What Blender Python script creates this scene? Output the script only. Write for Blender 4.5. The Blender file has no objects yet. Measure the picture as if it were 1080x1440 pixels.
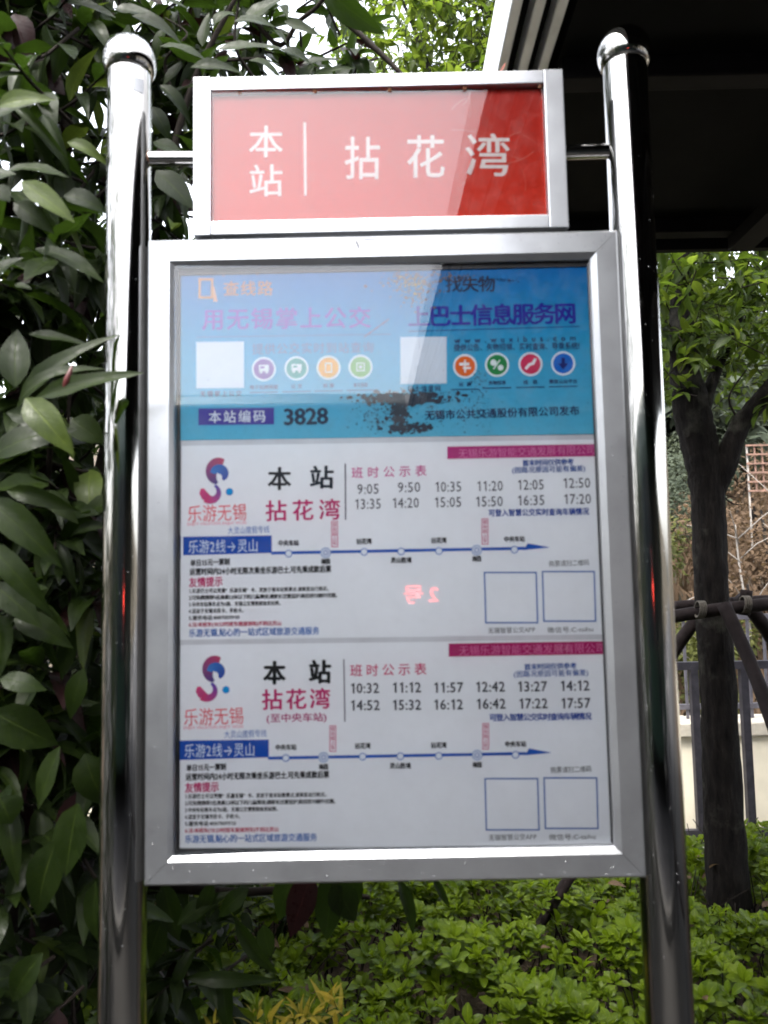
import bpy, math, random
import numpy as np
from mathutils import Vector, Matrix
R_ = math.radians
random.seed(7); RNG = np.random.default_rng(7)
SC = bpy.context.scene
COL = SC.collection

# ------------------------------------------------------------------ camera
FPX = 1120.0
p_, r_, y_ = R_(4.845), R_(-1.110), R_(-0.3055)
F_ = Vector((math.sin(y_)*math.cos(p_), math.cos(y_)*math.cos(p_), math.sin(p_)))
Ra = Vector((math.cos(y_), -math.sin(y_), 0)); Ua = Ra.cross(F_)
RI = Ra*math.cos(r_) + Ua*math.sin(r_); UP = -Ra*math.sin(r_) + Ua*math.cos(r_)
CAM = Vector((0, 0, 1.6))
cd = bpy.data.cameras.new('camera'); cam = bpy.data.objects.new('camera', cd); COL.objects.link(cam)
cam.matrix_world = Matrix(((RI.x, UP.x, -F_.x, CAM.x), (RI.y, UP.y, -F_.y, CAM.y), (RI.z, UP.z, -F_.z, CAM.z), (0, 0, 0, 1)))
cd.sensor_fit = 'VERTICAL'; cd.sensor_height = 36.0; cd.lens = 36.0*FPX/1440.0
cd.clip_start = 0.05; cd.clip_end = 500
cd.dof.use_dof = True; cd.dof.focus_distance = 3.6; cd.dof.aperture_fstop = 4.6
SC.camera = cam

# ------------------------------------------------------------------ sky, sun, exposure
SUN_EL, SUN_AZ = R_(62), R_(-150)         # high behind the camera, a little to the left, through thin cloud
w = bpy.data.worlds.new('World'); SC.world = w; w.use_nodes = True
wn = w.node_tree; bg = wn.nodes['Background']
sky = wn.nodes.new('ShaderNodeTexSky'); sky.sky_type = 'NISHITA'; sky.sun_disc = False
sky.sun_elevation = SUN_EL; sky.sun_rotation = SUN_AZ
sky.air_density = 1.0; sky.dust_density = 4.0; sky.ozone_density = 1.0
hs = wn.nodes.new('ShaderNodeHueSaturation'); hs.inputs['Saturation'].default_value = 0.28
wn.links.new(sky.outputs[0], hs.inputs['Color']); wn.links.new(hs.outputs[0], bg.inputs['Color'])
bg.inputs['Strength'].default_value = 0.15
sd = bpy.data.lights.new('sun', 'SUN'); sd.energy = .55; sd.angle = R_(14); sd.color = (1, .96, .88)
so = bpy.data.objects.new('sun', sd); COL.objects.link(so)
sdir = Vector((math.sin(SUN_AZ)*math.cos(SUN_EL), math.cos(SUN_AZ)*math.cos(SUN_EL), math.sin(SUN_EL)))
so.rotation_euler = sdir.to_track_quat('Z', 'Y').to_euler()
SC.view_settings.view_transform = 'Standard'; SC.view_settings.look = 'None'
SC.view_settings.gamma = 1.0; SC.view_settings.use_curve_mapping = False
SC.view_settings.exposure = 3.12
SC.render.engine = 'CYCLES'
SC.cycles.max_bounces = 8; SC.cycles.transparent_max_bounces = 12
SC.cycles.pixel_filter_type = 'BLACKMAN_HARRIS'; SC.cycles.filter_width = 1.8
SC.cycles.use_denoising = True

def P(px, py, Y):
    """world point on the vertical plane y=Y seen at photograph pixel px,py (1080x1440)"""
    d = F_ + RI*((px-540)/FPX) + UP*((720-py)/FPX)
    return CAM + d*(Y/d.y)

# ------------------------------------------------------------------ helpers
def link(o, parent=None):
    COL.objects.link(o)
    if parent is not None:
        o.parent = parent
    return o
def empty(name, loc=(0, 0, 0)):
    o = bpy.data.objects.new(name, None); o.location = loc; COL.objects.link(o); return o
def tag(o, label=None, cat=None, group=None, kind=None):
    if label: o['label'] = label
    if cat: o['category'] = cat
    if group: o['group'] = group
    if kind: o['kind'] = kind
    return o
class MB:
    def __init__(s): s.v = []; s.f = []; s.uv = None; s.c = None
    def add(s, vs, fs):
        n = len(s.v); s.v += [tuple(x) for x in vs]; s.f += [tuple(i+n for i in f) for f in fs]
    def box(s, x0, x1, y0, y1, z0, z1):
        s.add([(x0,y0,z0),(x1,y0,z0),(x1,y1,z0),(x0,y1,z0),(x0,y0,z1),(x1,y0,z1),(x1,y1,z1),(x0,y1,z1)],
              [(0,3,2,1),(4,5,6,7),(0,1,5,4),(1,2,6,5),(2,3,7,6),(3,0,4,7)])
    def tube(s, pts, rad, n=12, cap=True, wob=0.0, rnd=None):
        pts = [Vector(p) for p in pts]; rings = []
        if not hasattr(rad, '__len__'): rad = [rad]*len(pts)
        t0 = (pts[1]-pts[0]).normalized()
        a = Vector((0,1,0)) if abs(t0.y) < .9 else Vector((1,0,0))
        for i, p in enumerate(pts):
            t = (pts[min(i+1, len(pts)-1)] - pts[max(i-1, 0)]).normalized()
            u = (a - t*a.dot(t)).normalized(); a = u; v = t.cross(u)
            ring = []
            for k in range(n):
                th = 2*math.pi*k/n; rr = rad[i]*(1 + (wob*(random.random()-.5) if wob else 0))
                ring.append(p + u*math.cos(th)*rr + v*math.sin(th)*rr)
            rings.append(ring)
        vs = [q for r in rings for q in r]; fs = []
        for i in range(len(pts)-1):
            for k in range(n):
                k2 = (k+1) % n
                fs.append((i*n+k, i*n+k2, (i+1)*n+k2, (i+1)*n+k))
        if cap:
            fs.append(tuple(range(n-1, -1, -1))); m = (len(pts)-1)*n; fs.append(tuple(range(m, m+n)))
        s.add(vs, fs)
    def lathe(s, prof, cx, cy, n=48):
        vs = []; fs = []
        for (r, z) in prof:
            for k in range(n):
                th = 2*math.pi*k/n; vs.append((cx+r*math.cos(th), cy+r*math.sin(th), z))
        for i in range(len(prof)-1):
            for k in range(n):
                k2 = (k+1) % n; fs.append((i*n+k, i*n+k2, (i+1)*n+k2, (i+1)*n+k))
        s.add(vs, fs)
    def mesh(s, name, mat, smooth=False):
        me = bpy.data.meshes.new(name); me.from_pydata(s.v, [], s.f)
        if mat: me.materials.append(mat)
        if smooth: me.polygons.foreach_set('use_smooth', [True]*len(me.polygons))
        me.update(); return me
    def build(s, name, mat, parent=None, smooth=False):
        o = bpy.data.objects.new(name, s.mesh(name, mat, smooth)); return link(o, parent)
def autosmooth(o, ang=35):
    me = o.data
    me.polygons.foreach_set('use_smooth', [True]*len(me.polygons))
    try: me.set_sharp_from_angle(angle=R_(ang))
    except Exception: pass
    return o

def s2l(c):
    return tuple((x/255/12.92 if x/255 <= .04045 else ((x/255+.055)/1.055)**2.4) for x in c)
def newmat(name):
    m = bpy.data.materials.new(name); m.use_nodes = True
    nt = m.node_tree; return m, nt, nt.nodes['Principled BSDF'], nt.nodes['Material Output']
def N(nt, t, **k):
    n = nt.nodes.new(t)
    for a, b in k.items():
        if a in n.inputs: n.inputs[a].default_value = b
        else: setattr(n, a, b)
    return n
def noise(nt, scale, detail=4, rough=.6, coord='Object', vec=None):
    n = N(nt, 'ShaderNodeTexNoise'); n.inputs['Scale'].default_value = scale
    n.inputs['Detail'].default_value = detail; n.inputs['Roughness'].default_value = rough
    if vec is None:
        if coord == 'Position':
            g = nt.nodes.new('ShaderNodeNewGeometry'); vec = g.outputs['Position']
        else:
            g = nt.nodes.new('ShaderNodeTexCoord'); vec = g.outputs[coord]
    nt.links.new(vec, n.inputs['Vector']); return n
def ramp(nt, src, stops):
    r = nt.nodes.new('ShaderNodeValToRGB'); e = r.color_ramp.elements
    while len(e) < len(stops): e.new(.5)
    for i, (p, c) in enumerate(stops):
        e[i].position = p; e[i].color = (*c, 1) if len(c) == 3 else c
    nt.links.new(src, r.inputs['Fac']); return r
def bump(nt, src, bs, strength=.3, dist=.01):
    b = nt.nodes.new('ShaderNodeBump'); b.inputs['Strength'].default_value = strength; b.inputs['Distance'].default_value = dist
    nt.links.new(src, b.inputs['Height']); nt.links.new(b.outputs[0], bs.inputs['Normal']); return b
def simple(name, col, rough=.6, metal=0, var=.25, scale=20, bmp=.15, bscale=None, spec=.5, bdist=.004):
    m, nt, bs, out = newmat(name)
    n = noise(nt, scale, 5, .6, 'Position')
    r = ramp(nt, n.outputs['Fac'], [(.3, tuple(c*(1-var) for c in col)), (.7, tuple(min(1, c*(1+var)) for c in col))])
    nt.links.new(r.outputs[0], bs.inputs['Base Color'])
    bs.inputs['Roughness'].default_value = rough; bs.inputs['Metallic'].default_value = metal
    bs.inputs['Specular IOR Level'].default_value = spec
    if bmp:
        n2 = noise(nt, bscale or scale*4, 4, .6, 'Position'); bump(nt, n2.outputs['Fac'], bs, bmp, bdist)
    return m

# ------------------------------------------------------------------ materials
M = {}; SPD = .1
# polished stainless tube with light water marks and rust bloom near the welds
m, nt, bs, out = newmat('stainless'); M['steel'] = m
g = nt.nodes.new('ShaderNodeNewGeometry')
mp = N(nt, 'ShaderNodeMapping'); mp.inputs['Scale'].default_value = (60, 60, 2.2); nt.links.new(g.outputs['Position'], mp.inputs[0])
n1 = noise(nt, 1, 4, .6, vec=mp.outputs[0]); n2 = noise(nt, 26, 5, .65, 'Position')
rr = ramp(nt, n2.outputs['Fac'], [(.3, (.05,)*3), (.62, (.085,)*3), (.8, (.22,)*3)]); nt.links.new(rr.outputs[0], bs.inputs['Roughness'])
rc = ramp(nt, n1.outputs['Fac'], [(.3, (.36, .35, .335)), (.7, (.46, .455, .445))]); nt.links.new(rc.outputs[0], bs.inputs['Base Color'])
bs.inputs['Metallic'].default_value = 1; bump(nt, n1.outputs['Fac'], bs, .09, .001)
# brushed aluminium extrusion
m, nt, bs, out = newmat('aluminium'); M['alu'] = m
n1 = noise(nt, 14, 6, .65, 'Position'); n2 = noise(nt, 320, 3, .6, 'Position')
rc = ramp(nt, n1.outputs['Fac'], [(.25, (.30, .305, .325)), (.5, (.33, .34, .36)), (.66, (.345, .355, .375)), (.8, (.27, .265, .26))]); nt.links.new(rc.outputs[0], bs.inputs['Base Color'])
rr = ramp(nt, n1.outputs['Fac'], [(.3, (.33,)*3), (.7, (.38,)*3)]); nt.links.new(rr.outputs[0], bs.inputs['Roughness'])
bs.inputs['Metallic'].default_value = .9; bump(nt, n2.outputs['Fac'], bs, .12, .0005)
M['rust'] = simple('rust', (.16, .06, .025), .8, 0, .5, 120, .4)
M['backing_and_shade'] = simple('backing_and_shade', (.02, .02, .022), .6)  # near-black shared by the backing board and the recess shade strips
M['joint'] = simple('frame_joint', (.10, .10, .11), .6)
M['roof'] = simple('roof_dark', (.006, .006, .006), .8, 0, .3, 6, .1, spec=SPD)
M['beam'] = simple('roof_beam', (.010, .009, .010), .6, .0, .3, 6, .1, spec=SPD)
M['trim'] = simple('eave_trim', (.72, .72, .74), .35, .3, .12, 9, .1)

M['soil'] = simple('soil', (.045, .032, .022), .95, 0, .5, 14, .8, 60, bdist=.02, spec=SPD)
M['asphalt'] = simple('asphalt', (.036, .036, .038), .8, 0, .3, 9, .5, 300, spec=SPD)
M['paving'] = simple('paving', (.028, .027, .026), .85, 0, .2, 7, .3, 120, spec=SPD)
M['kerb'] = simple('kerb_concrete', (.40, .38, .34), .85, 0, .2, 12, .4, 90)
M['cream'] = simple('cream_render', (.66, .60, .47), .85, 0, .12, 3, .3, 60)
M['coping'] = simple('coping_stone', (.42, .38, .31), .85, 0, .25, 8, .4, 60)
M['iron'] = simple('painted_iron', (.035, .033, .04), .45, .2, .3, 20, .1, spec=SPD)
M['iron_far'] = simple('grey_iron', (.09, .085, .10), .5, .2, .3, 20, .1)
M['bark'] = simple('bark', (.008, .006, .0055), .9, 0, .55, 18, 1.0, 45, bdist=.02, spec=SPD)
mb1, nt, bs, out = newmat('cracked_bark'); M['bark'] = mb1
g = nt.nodes.new('ShaderNodeNewGeometry'); mp = N(nt, 'ShaderNodeMapping'); mp.inputs['Scale'].default_value = (46, 46, 9); nt.links.new(g.outputs['Position'], mp.inputs[0])
n1 = noise(nt, 1, 7, .72, vec=mp.outputs[0]); n2 = noise(nt, 7, 5, .6, 'Position')
r1 = ramp(nt, n1.outputs['Fac'], [(.36, (.003, .0025, .0025)), (.55, (.011, .009, .008)), (.72, (.022, .019, .017))])
r2 = ramp(nt, n2.outputs['Fac'], [(.56, (0, 0, 0)), (.7, (.030, .030, .024))])
mx = N(nt, 'ShaderNodeMix', data_type='RGBA', blend_type='ADD'); mx.inputs[0].default_value = 1; nt.links.new(r1.outputs[0], mx.inputs[6]); nt.links.new(r2.outputs[0], mx.inputs[7]); nt.links.new(mx.outputs[2], bs.inputs['Base Color'])
bs.inputs['Roughness'].default_value = .9; bs.inputs['Specular IOR Level'].default_value = SPD; bump(nt, n1.outputs['Fac'], bs, 1.0, .03)
M['twig'] = simple('twig_bark', (.012, .009, .007), .8, 0, .4, 30, .4, spec=SPD)
M['pale_twig'] = simple('pale_twig', (.20, .18, .16), .8, 0, .25, 30, .3)
M['stake'] = simple('stake_wood', (.011, .008, .008), .85, 0, .45, 22, .5, 80, spec=SPD)
M['rope'] = simple('rope', (.05, .042, .032), .9, 0, .3, 60, .5)
M['bud'] = simple('bud_red', (.06, .01, .01), .4, 0, .3, 60, .1)
M['rustgrid'] = simple('rusty_lath', (.12, .065, .045), .8, 0, .4, 20, .3)
M['busbody'] = simple('bus_paint', (.70, .71, .72), .3, 0, .05, 3, 0)
M['rubber'] = simple('rubber', (.02, .02, .02), .8)
M['chrome'] = simple('wheel_rim', (.4, .4, .4), .35, .8)
M['building'] = simple('building_wall', (.32, .29, .25), .85, 0, .15, 1, .1)
M['rooftile'] = simple('roof_tiles', (.10, .08, .075), .8, 0, .3, 3, .2)

# clear thin pane: see-through with a Fresnel reflection
def glassmat(name, k, rough, dirt):
    m = bpy.data.materials.new(name); m.use_nodes = True; nt = m.node_tree; nt.nodes.clear()
    o = nt.nodes.new('ShaderNodeOutputMaterial'); mix = nt.nodes.new('ShaderNodeMixShader')
    t = nt.nodes.new('ShaderNodeBsdfTransparent'); t.inputs[0].default_value = (.97, .975, .98, 1)
    gl = nt.nodes.new('ShaderNodeBsdfGlossy'); gl.inputs['Roughness'].default_value = rough
    fr = nt.nodes.new('ShaderNodeFresnel'); fr.inputs[0].default_value = 1.5
    mu = N(nt, 'ShaderNodeMath', operation='MULTIPLY'); mu.inputs[1].default_value = k
    n = noise(nt, 3, 1, .5, 'Position'); b = nt.nodes.new('ShaderNodeBump'); b.inputs['Strength'].default_value = .25; b.inputs['Distance'].default_value = .0012
    nt.links.new(n.outputs['Fac'], b.inputs['Height']); nt.links.new(b.outputs[0], gl.inputs['Normal'])
    nt.links.new(fr.outputs[0], mu.inputs[0]); nt.links.new(mu.outputs[0], mix.inputs[0])
    nt.links.new(t.outputs[0], mix.inputs[1]); nt.links.new(gl.outputs[0], mix.inputs[2])
    df = nt.nodes.new('ShaderNodeBsdfDiffuse'); df.inputs[0].default_value = (.5, .5, .5, 1)
    mix2 = nt.nodes.new('ShaderNodeMixShader')
    n2 = noise(nt, 40, 8, .7, 'Position'); rp = ramp(nt, n2.outputs['Fac'], [(.45, (0,)*3), (.8, (dirt,)*3)])
    nt.links.new(rp.outputs[0], mix2.inputs[0]); nt.links.new(mix.outputs[0], mix2.inputs[1]); nt.links.new(df.outputs[0], mix2.inputs[2])
    nt.links.new(mix2.outputs[0], o.inputs[0]); return m
M['glass'] = glassmat('pane', 1.4, .015, .03)
M['busglass'] = simple('bus_glass', (.03, .035, .04), .05, 0, .1, 2, 0)

# printed sheets
def paper(name, col, rough=.35, wrinkle=.25, stain=.04):
    m, nt, bs, out = newmat(name)
    n = noise(nt, 9, 6, .6, 'Position')
    r = ramp(nt, n.outputs['Fac'], [(.3, tuple(c*(1-stain) for c in col)), (.65, col)])
    nt.links.new(r.outputs[0], bs.inputs['Base Color']); bs.inputs['Roughness'].default_value = rough
    n2 = noise(nt, 6, 2, .5, 'Position'); bump(nt, n2.outputs['Fac'], bs, wrinkle, .012); bs.inputs['Specular IOR Level'].default_value = .2; return m
M['paper'] = paper('laminated_paper', (.84, .86, .89), .45)
M['paper_old'] = paper('old_paper', (.66, .67, .70), .5, .5, .2)
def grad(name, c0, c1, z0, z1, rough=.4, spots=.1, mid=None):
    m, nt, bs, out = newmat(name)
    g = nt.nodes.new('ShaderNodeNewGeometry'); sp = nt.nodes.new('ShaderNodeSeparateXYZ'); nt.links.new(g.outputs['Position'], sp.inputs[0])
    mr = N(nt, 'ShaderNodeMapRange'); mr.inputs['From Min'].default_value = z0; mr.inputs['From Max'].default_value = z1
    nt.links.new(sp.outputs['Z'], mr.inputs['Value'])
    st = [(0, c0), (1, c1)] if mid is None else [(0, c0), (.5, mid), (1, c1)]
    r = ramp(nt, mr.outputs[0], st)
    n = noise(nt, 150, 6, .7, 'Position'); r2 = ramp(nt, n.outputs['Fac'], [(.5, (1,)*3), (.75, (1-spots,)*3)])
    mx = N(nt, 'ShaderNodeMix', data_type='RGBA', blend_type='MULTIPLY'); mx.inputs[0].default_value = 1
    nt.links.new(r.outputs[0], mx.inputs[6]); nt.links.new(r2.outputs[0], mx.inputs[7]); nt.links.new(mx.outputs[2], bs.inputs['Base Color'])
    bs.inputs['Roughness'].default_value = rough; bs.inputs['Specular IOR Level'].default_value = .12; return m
_ink = {}
def ink(rgb):
    k = tuple(rgb)
    if k not in _ink:
        m, nt, bs, out = newmat('ink_%02x%02x%02x' % k); bs.inputs['Base Color'].default_value = (*s2l(k), 1)
        bs.inputs['Roughness'].default_value = .45; bs.inputs['Specular IOR Level'].default_value = .12; _ink[k] = m
    return _ink[k]
m, nt, bs, out = newmat('ink_gradient'); M['inkgrad'] = m
a = nt.nodes.new('ShaderNodeVertexColor'); a.layer_name = 'Col'; nt.links.new(a.outputs[0], bs.inputs['Base Color']); bs.inputs['Roughness'].default_value = .45

# leaves
def leafmat(name, dark, light, trans, tmix=.35, rough=.35, nscale=9, vein=True, spec=.10):
    m, nt, bs, out = newmat(name)
    n = noise(nt, nscale, 3, .6, 'Position'); oi = nt.nodes.new('ShaderNodeObjectInfo')
    ad = N(nt, 'ShaderNodeMath', operation='MULTIPLY_ADD'); nt.links.new(oi.outputs['Random'], ad.inputs[0]); ad.inputs[1].default_value = .25
    nt.links.new(n.outputs['Fac'], ad.inputs[2])
    r = ramp(nt, ad.outputs[0], [(.38, dark), (.62, tuple((a+b)/2 for a, b in zip(dark, light))), (.85, light)])
    src = r.outputs[0]
    if vein:
        uv = nt.nodes.new('ShaderNodeTexCoord'); sp = nt.nodes.new('ShaderNodeSeparateXYZ'); nt.links.new(uv.outputs['UV'], sp.inputs[0])
        ab = N(nt, 'ShaderNodeMath', operation='SUBTRACT'); nt.links.new(sp.outputs['X'], ab.inputs[0]); ab.inputs[1].default_value = .5
        aa = N(nt, 'ShaderNodeMath', operation='ABSOLUTE'); nt.links.new(ab.outputs[0], aa.inputs[0])
        v1 = N(nt, 'ShaderNodeMath', operation='MULTIPLY_ADD'); nt.links.new(aa.outputs[0], v1.inputs[0]); v1.inputs[1].default_value = -.55; nt.links.new(sp.outputs['Y'], v1.inputs[2])
        v2 = N(nt, 'ShaderNodeMath', operation='MULTIPLY'); nt.links.new(v1.outputs[0], v2.inputs[0]); v2.inputs[1].default_value = 60
        v3 = N(nt, 'ShaderNodeMath', operation='SINE'); nt.links.new(v2.outputs[0], v3.inputs[0])
        rv = ramp(nt, v3.outputs[0], [(.0, (0,)*3), (.9, (0,)*3), (1, (.35,)*3)])
        rm = ramp(nt, aa.outputs[0], [(0, (1,)*3), (.022, (.6,)*3), (.04, (0,)*3)])
        mxv = N(nt, 'ShaderNodeMath', operation='MAXIMUM'); nt.links.new(rv.outputs[0], mxv.inputs[0]); nt.links.new(rm.outputs[0], mxv.inputs[1])
        mx = N(nt, 'ShaderNodeMix', data_type='RGBA'); nt.links.new(mxv.outputs[0], mx.inputs[0]); nt.links.new(src, mx.inputs[6])
        mx.inputs[7].default_value = (min(1, light[0]*1.5), min(1, light[1]*1.4), light[2]*1.4, 1); src = mx.outputs[2]
        iv = N(nt, 'ShaderNodeMath', operation='SUBTRACT'); iv.inputs[0].default_value = 1; nt.links.new(mxv.outputs[0], iv.inputs[1])
        bump(nt, iv.outputs[0], bs, .25, .002)
    nb = noise(nt, 110, 5, .7, 'Position'); rb_ = ramp(nt, nb.outputs['Fac'], [(.3, (.72,)*3), (.55, (1,)*3), (.72, (1.25, 1.2, 1.0))])
    mb_ = N(nt, 'ShaderNodeMix', data_type='RGBA', blend_type='MULTIPLY'); mb_.inputs[0].default_value = 1; nt.links.new(src, mb_.inputs[6]); nt.links.new(rb_.outputs[0], mb_.inputs[7]); src = mb_.outputs[2]
    nt.links.new(src, bs.inputs['Base Color']); bs.inputs['Specular IOR Level'].default_value = spec
    n5 = noise(nt, 70, 3, .6, 'Position'); rr = ramp(nt, n5.outputs['Fac'], [(.35, (rough*.75,)*3), (.7, (rough*1.5,)*3)]); nt.links.new(rr.outputs[0], bs.inputs['Roughness'])
    tr = nt.nodes.new('ShaderNodeBsdfTranslucent'); tr.inputs[0].default_value = (*trans, 1)
    mix = nt.nodes.new('ShaderNodeMixShader'); mix.inputs[0].default_value = tmix
    nt.links.new(bs.outputs[0], mix.inputs[1]); nt.links.new(tr.outputs[0], mix.inputs[2]); nt.links.new(mix.outputs[0], out.inputs[0]); return m
M['leaf'] = leafmat('broad_leaf', (.0032, .0066, .0014), (.0105, .0180, .0030), (.04, .08, .008), .16, .42)
M['leaf_young'] = leafmat('young_leaf', (.018, .028, .006), (.045, .065, .012), (.09, .13, .015), .28, .38)
M['leaf_red'] = leafmat('maroon_leaf', (.007, .003, .003), (.014, .005, .005), (.016, .004, .004), .12, .35)
M['camphor'] = leafmat('camphor_leaf', (.008, .017, .004), (.035, .055, .010), (.10, .16, .015), .36, .35, 5)
M['camphor_light'] = leafmat('bright_leaf', (.016, .028, .005), (.052, .074, .012), (.15, .21, .022), .42, .4, 4)
M['cover'] = leafmat('cover_leaf', (.014, .034, .002), (.095, .135, .007), (.17, .25, .009), .38, .32, 7)
M['croton'] = leafmat('yellow_leaf', (.14, .15, .02), (.35, .25, .03), (.5, .4, .05), .4, .4, 14)
M['far_leaf'] = leafmat('hill_leaf', (.024, .032, .024), (.055, .066, .042), (.05, .06, .03), .3, .6, 2, False)
M['far_yellow'] = leafmat('hill_leaf_yellow', (.03, .036, .010), (.075, .08, .022), (.09, .10, .02), .3, .6, 2, False)
M['street'] = leafmat('street_leaf', (.006, .010, .005), (.016, .022, .010), (.02, .03, .01), .2, .7, 2, False)
M['dry'] = leafmat('dry_grass', (.05, .032, .020), (.11, .075, .048), (.12, .08, .04), .3, .8, 2, False)

# ------------------------------------------------------------------ leaf shapes
def leaf_template(rows, cols, wid, fold=.25, curl=.25, wave=.0, acum=1.0, seed=0, petiole=.06):
    rnd = random.Random(seed); vs = []; uv = []; fs = []
    for i in range(rows+1):
        t = i/rows
        wd = wid*.5*(math.sin(math.pi*min(1, t**.82))**.85) * (1 - .25*t*acum) if 0 < t < 1 else (.012 if t == 0 else .004)
        for j in range(cols+1):
            s = 2*j/cols - 1
            x = s*wd
            z = fold*abs(x) - curl*t*t*.5 + curl*.12*math.sin(math.pi*t) + wave*math.sin(t*9+seed+s*1.5)*abs(s)*wd
            y = t + petiole*0
            vs.append((x, y, z)); uv.append((.5+.5*s, t))
    for i in range(rows):
        for j in range(cols):
            a = i*(cols+1)+j; fs.append((a, a+1, a+cols+2, a+cols+1))
    return np.array(vs), fs, np.array(uv)
def leaf_mesh(name, tpl, mat):
    vs, fs, uv = tpl
    me = bpy.data.meshes.new(name); me.from_pydata([tuple(v) for v in vs], [], fs); me.materials.append(mat)
    ul = me.uv_layers.new(name='UVMap'); idx = np.zeros(len(me.loops), dtype=np.int32); me.loops.foreach_get('vertex_index', idx)
    ul.data.foreach_set('uv', uv[idx].ravel()); me.polygons.foreach_set('use_smooth', [True]*len(me.polygons)); me.update(); return me
def basis(base, tip, up, width_scale=1.0):
    base = Vector(base); y = Vector(tip) - base; L = y.length; y.normalize()
    up = Vector(up); x = y.cross(up)
    if x.length < 1e-4: x = y.cross(Vector((1, 0, .3)))
    x.normalize(); z = x.cross(y)
    return Matrix(((x.x*L*width_scale, y.x*L, z.x*L, base.x), (x.y*L*width_scale, y.y*L, z.y*L, base.y), (x.z*L*width_scale, y.z*L, z.z*L, base.z), (0, 0, 0, 1)))
def merged_leaves(name, tpls, mats, xs, parent, kind='stuff'):
    """xs: list of (matrix, variant). one real mesh"""
    V = []; Fc = []; UVs = []; off = 0
    for k, tpl in enumerate(tpls):
        ms = np.array([np.array(m) for m, v in xs if v == k])
        if len(ms) == 0: continue
        vs, fs, uv = tpl
        h = np.concatenate([vs, np.ones((len(vs), 1))], 1)
        w_ = np.einsum('nij,vj->nvi', ms, h)[..., :3].reshape(-1, 3); V.append(w_)
        fa = np.array(fs); F2 = (fa[None] + (np.arange(len(ms))*len(vs))[:, None, None]).reshape(-1, fa.shape[1]) + off
        Fc.append(F2); UVs.append(np.tile(uv[fa.ravel()], (len(ms), 1))); off += len(w_)
    V = np.concatenate(V); Fc = np.concatenate(Fc); UVs = np.concatenate(UVs)
    me = bpy.data.meshes.new(name); k = Fc.shape[1]
    me.vertices.add(len(V)); me.vertices.foreach_set('co', V.ravel())
    me.loops.add(Fc.size); me.loops.foreach_set('vertex_index', Fc.ravel().astype(np.int32))
    me.polygons.add(len(Fc)); me.polygons.foreach_set('loop_start', (np.arange(len(Fc))*k).astype(np.int32))
    me.polygons.foreach_set('use_smooth', np.ones(len(Fc), dtype=bool))
    for mt in mats: me.materials.append(mt)
    ul = me.uv_layers.new(name='UVMap'); ul.data.foreach_set('uv', UVs.ravel().astype(np.float32))
    me.update(calc_edges=True); me.validate()
    o = bpy.data.objects.new(name, me); link(o, parent)
    if kind: o['kind'] = kind
    return o

# ------------------------------------------------------------------ setting: ground, road, hills
def hill_z(x, y):
    z = 0.0
    if y > 6.6:
        t = y-6.6; z = .10 + .36*t + .12*math.sin(x*.9+y*.5) + .08*math.sin(x*2.3-y*1.1)
        z = min(z, 10 + .04*t + .8*math.sin(x*.11+1)) 
        z -= .03
    elif y < -13:
        t = -13-y; z = min(.30*t, 6) + .3*math.sin(x*.3)
        z = max(z, 0)
    elif y > 4.75:
        z = -.35
    return z
g = MB(); xs = np.concatenate([np.linspace(-120, -12, 14), np.linspace(-10, 14, 49), np.linspace(16, 120, 14)])
ys = np.concatenate([np.linspace(-150, -14, 20), [-13, -5, 0, 3, 4.72, 4.76, 5.2, 6.4, 6.6], np.linspace(7, 30, 47), np.linspace(33, 200, 20)])
for y in ys:
    for x in xs:
        edge = min(1, max(0, (abs(y)-6)/2)); g.v.append((x, y, hill_z(x, y)))
nx = len(xs)
for i in range(len(ys)-1):
    for j in range(nx-1):
        g.f.append((i*nx+j, i*nx+j+1, (i+1)*nx+j+1, (i+1)*nx+j))
mh, nt, bs, out = newmat('terrain')
n1 = noise(nt, .9, 6, .65, 'Position'); n2 = noise(nt, 14, 5, .7, 'Position')
r1 = ramp(nt, n1.outputs['Fac'], [(.35, (.025, .03, .013)), (.5, (.05, .04, .022)), (.65, (.075, .05, .035))])
nt.links.new(r1.outputs[0], bs.inputs['Base Color']); bs.inputs['Roughness'].default_value = .95; bump(nt, n2.outputs['Fac'], bs, .9, .1)
gr = g.build('ground', mh, smooth=True); tag(gr, kind='structure')
b = MB(); b.box(-30, 40, -1.1, 1.62, -.04, .012); tag(b.build('pavement', M['paving']), kind='structure')
b = MB(); b.box(-60, 60, -10, -1.25, -.06, .008); tag(b.build('road', M['asphalt']), kind='structure')
b = MB(); b.box(-60, 60, -1.25, -1.1, -.06, .12); b.box(-60, 60, -10.15, -10, -.06, .12); tag(b.build('kerb', simple('dark_kerb', (.07, .068, .065), .9, 0, .3, 12, .4, 90, spec=SPD)), kind='structure')
b = MB(); b.box(-30, 40, 1.62, 4.52, -.04, .02); tag(b.build('planting_bed', M['soil']), kind='structure')
b = MB(); b.box(-8, 12, 4.52, 4.70, -.05, .095); tag(b.build('bed_kerb', M['kerb']), kind='structure')
b = MB()
for k in range(-12, 12): b.box(k*4.0, k*4.0+2, -5.7, -5.58, .0085, .0125)
b.box(-60, 60, -9.6, -9.48, .0085, .0125); tag(b.build('road_marking', simple('road_paint', (.7, .7, .68), .7)), kind='structure')

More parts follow.
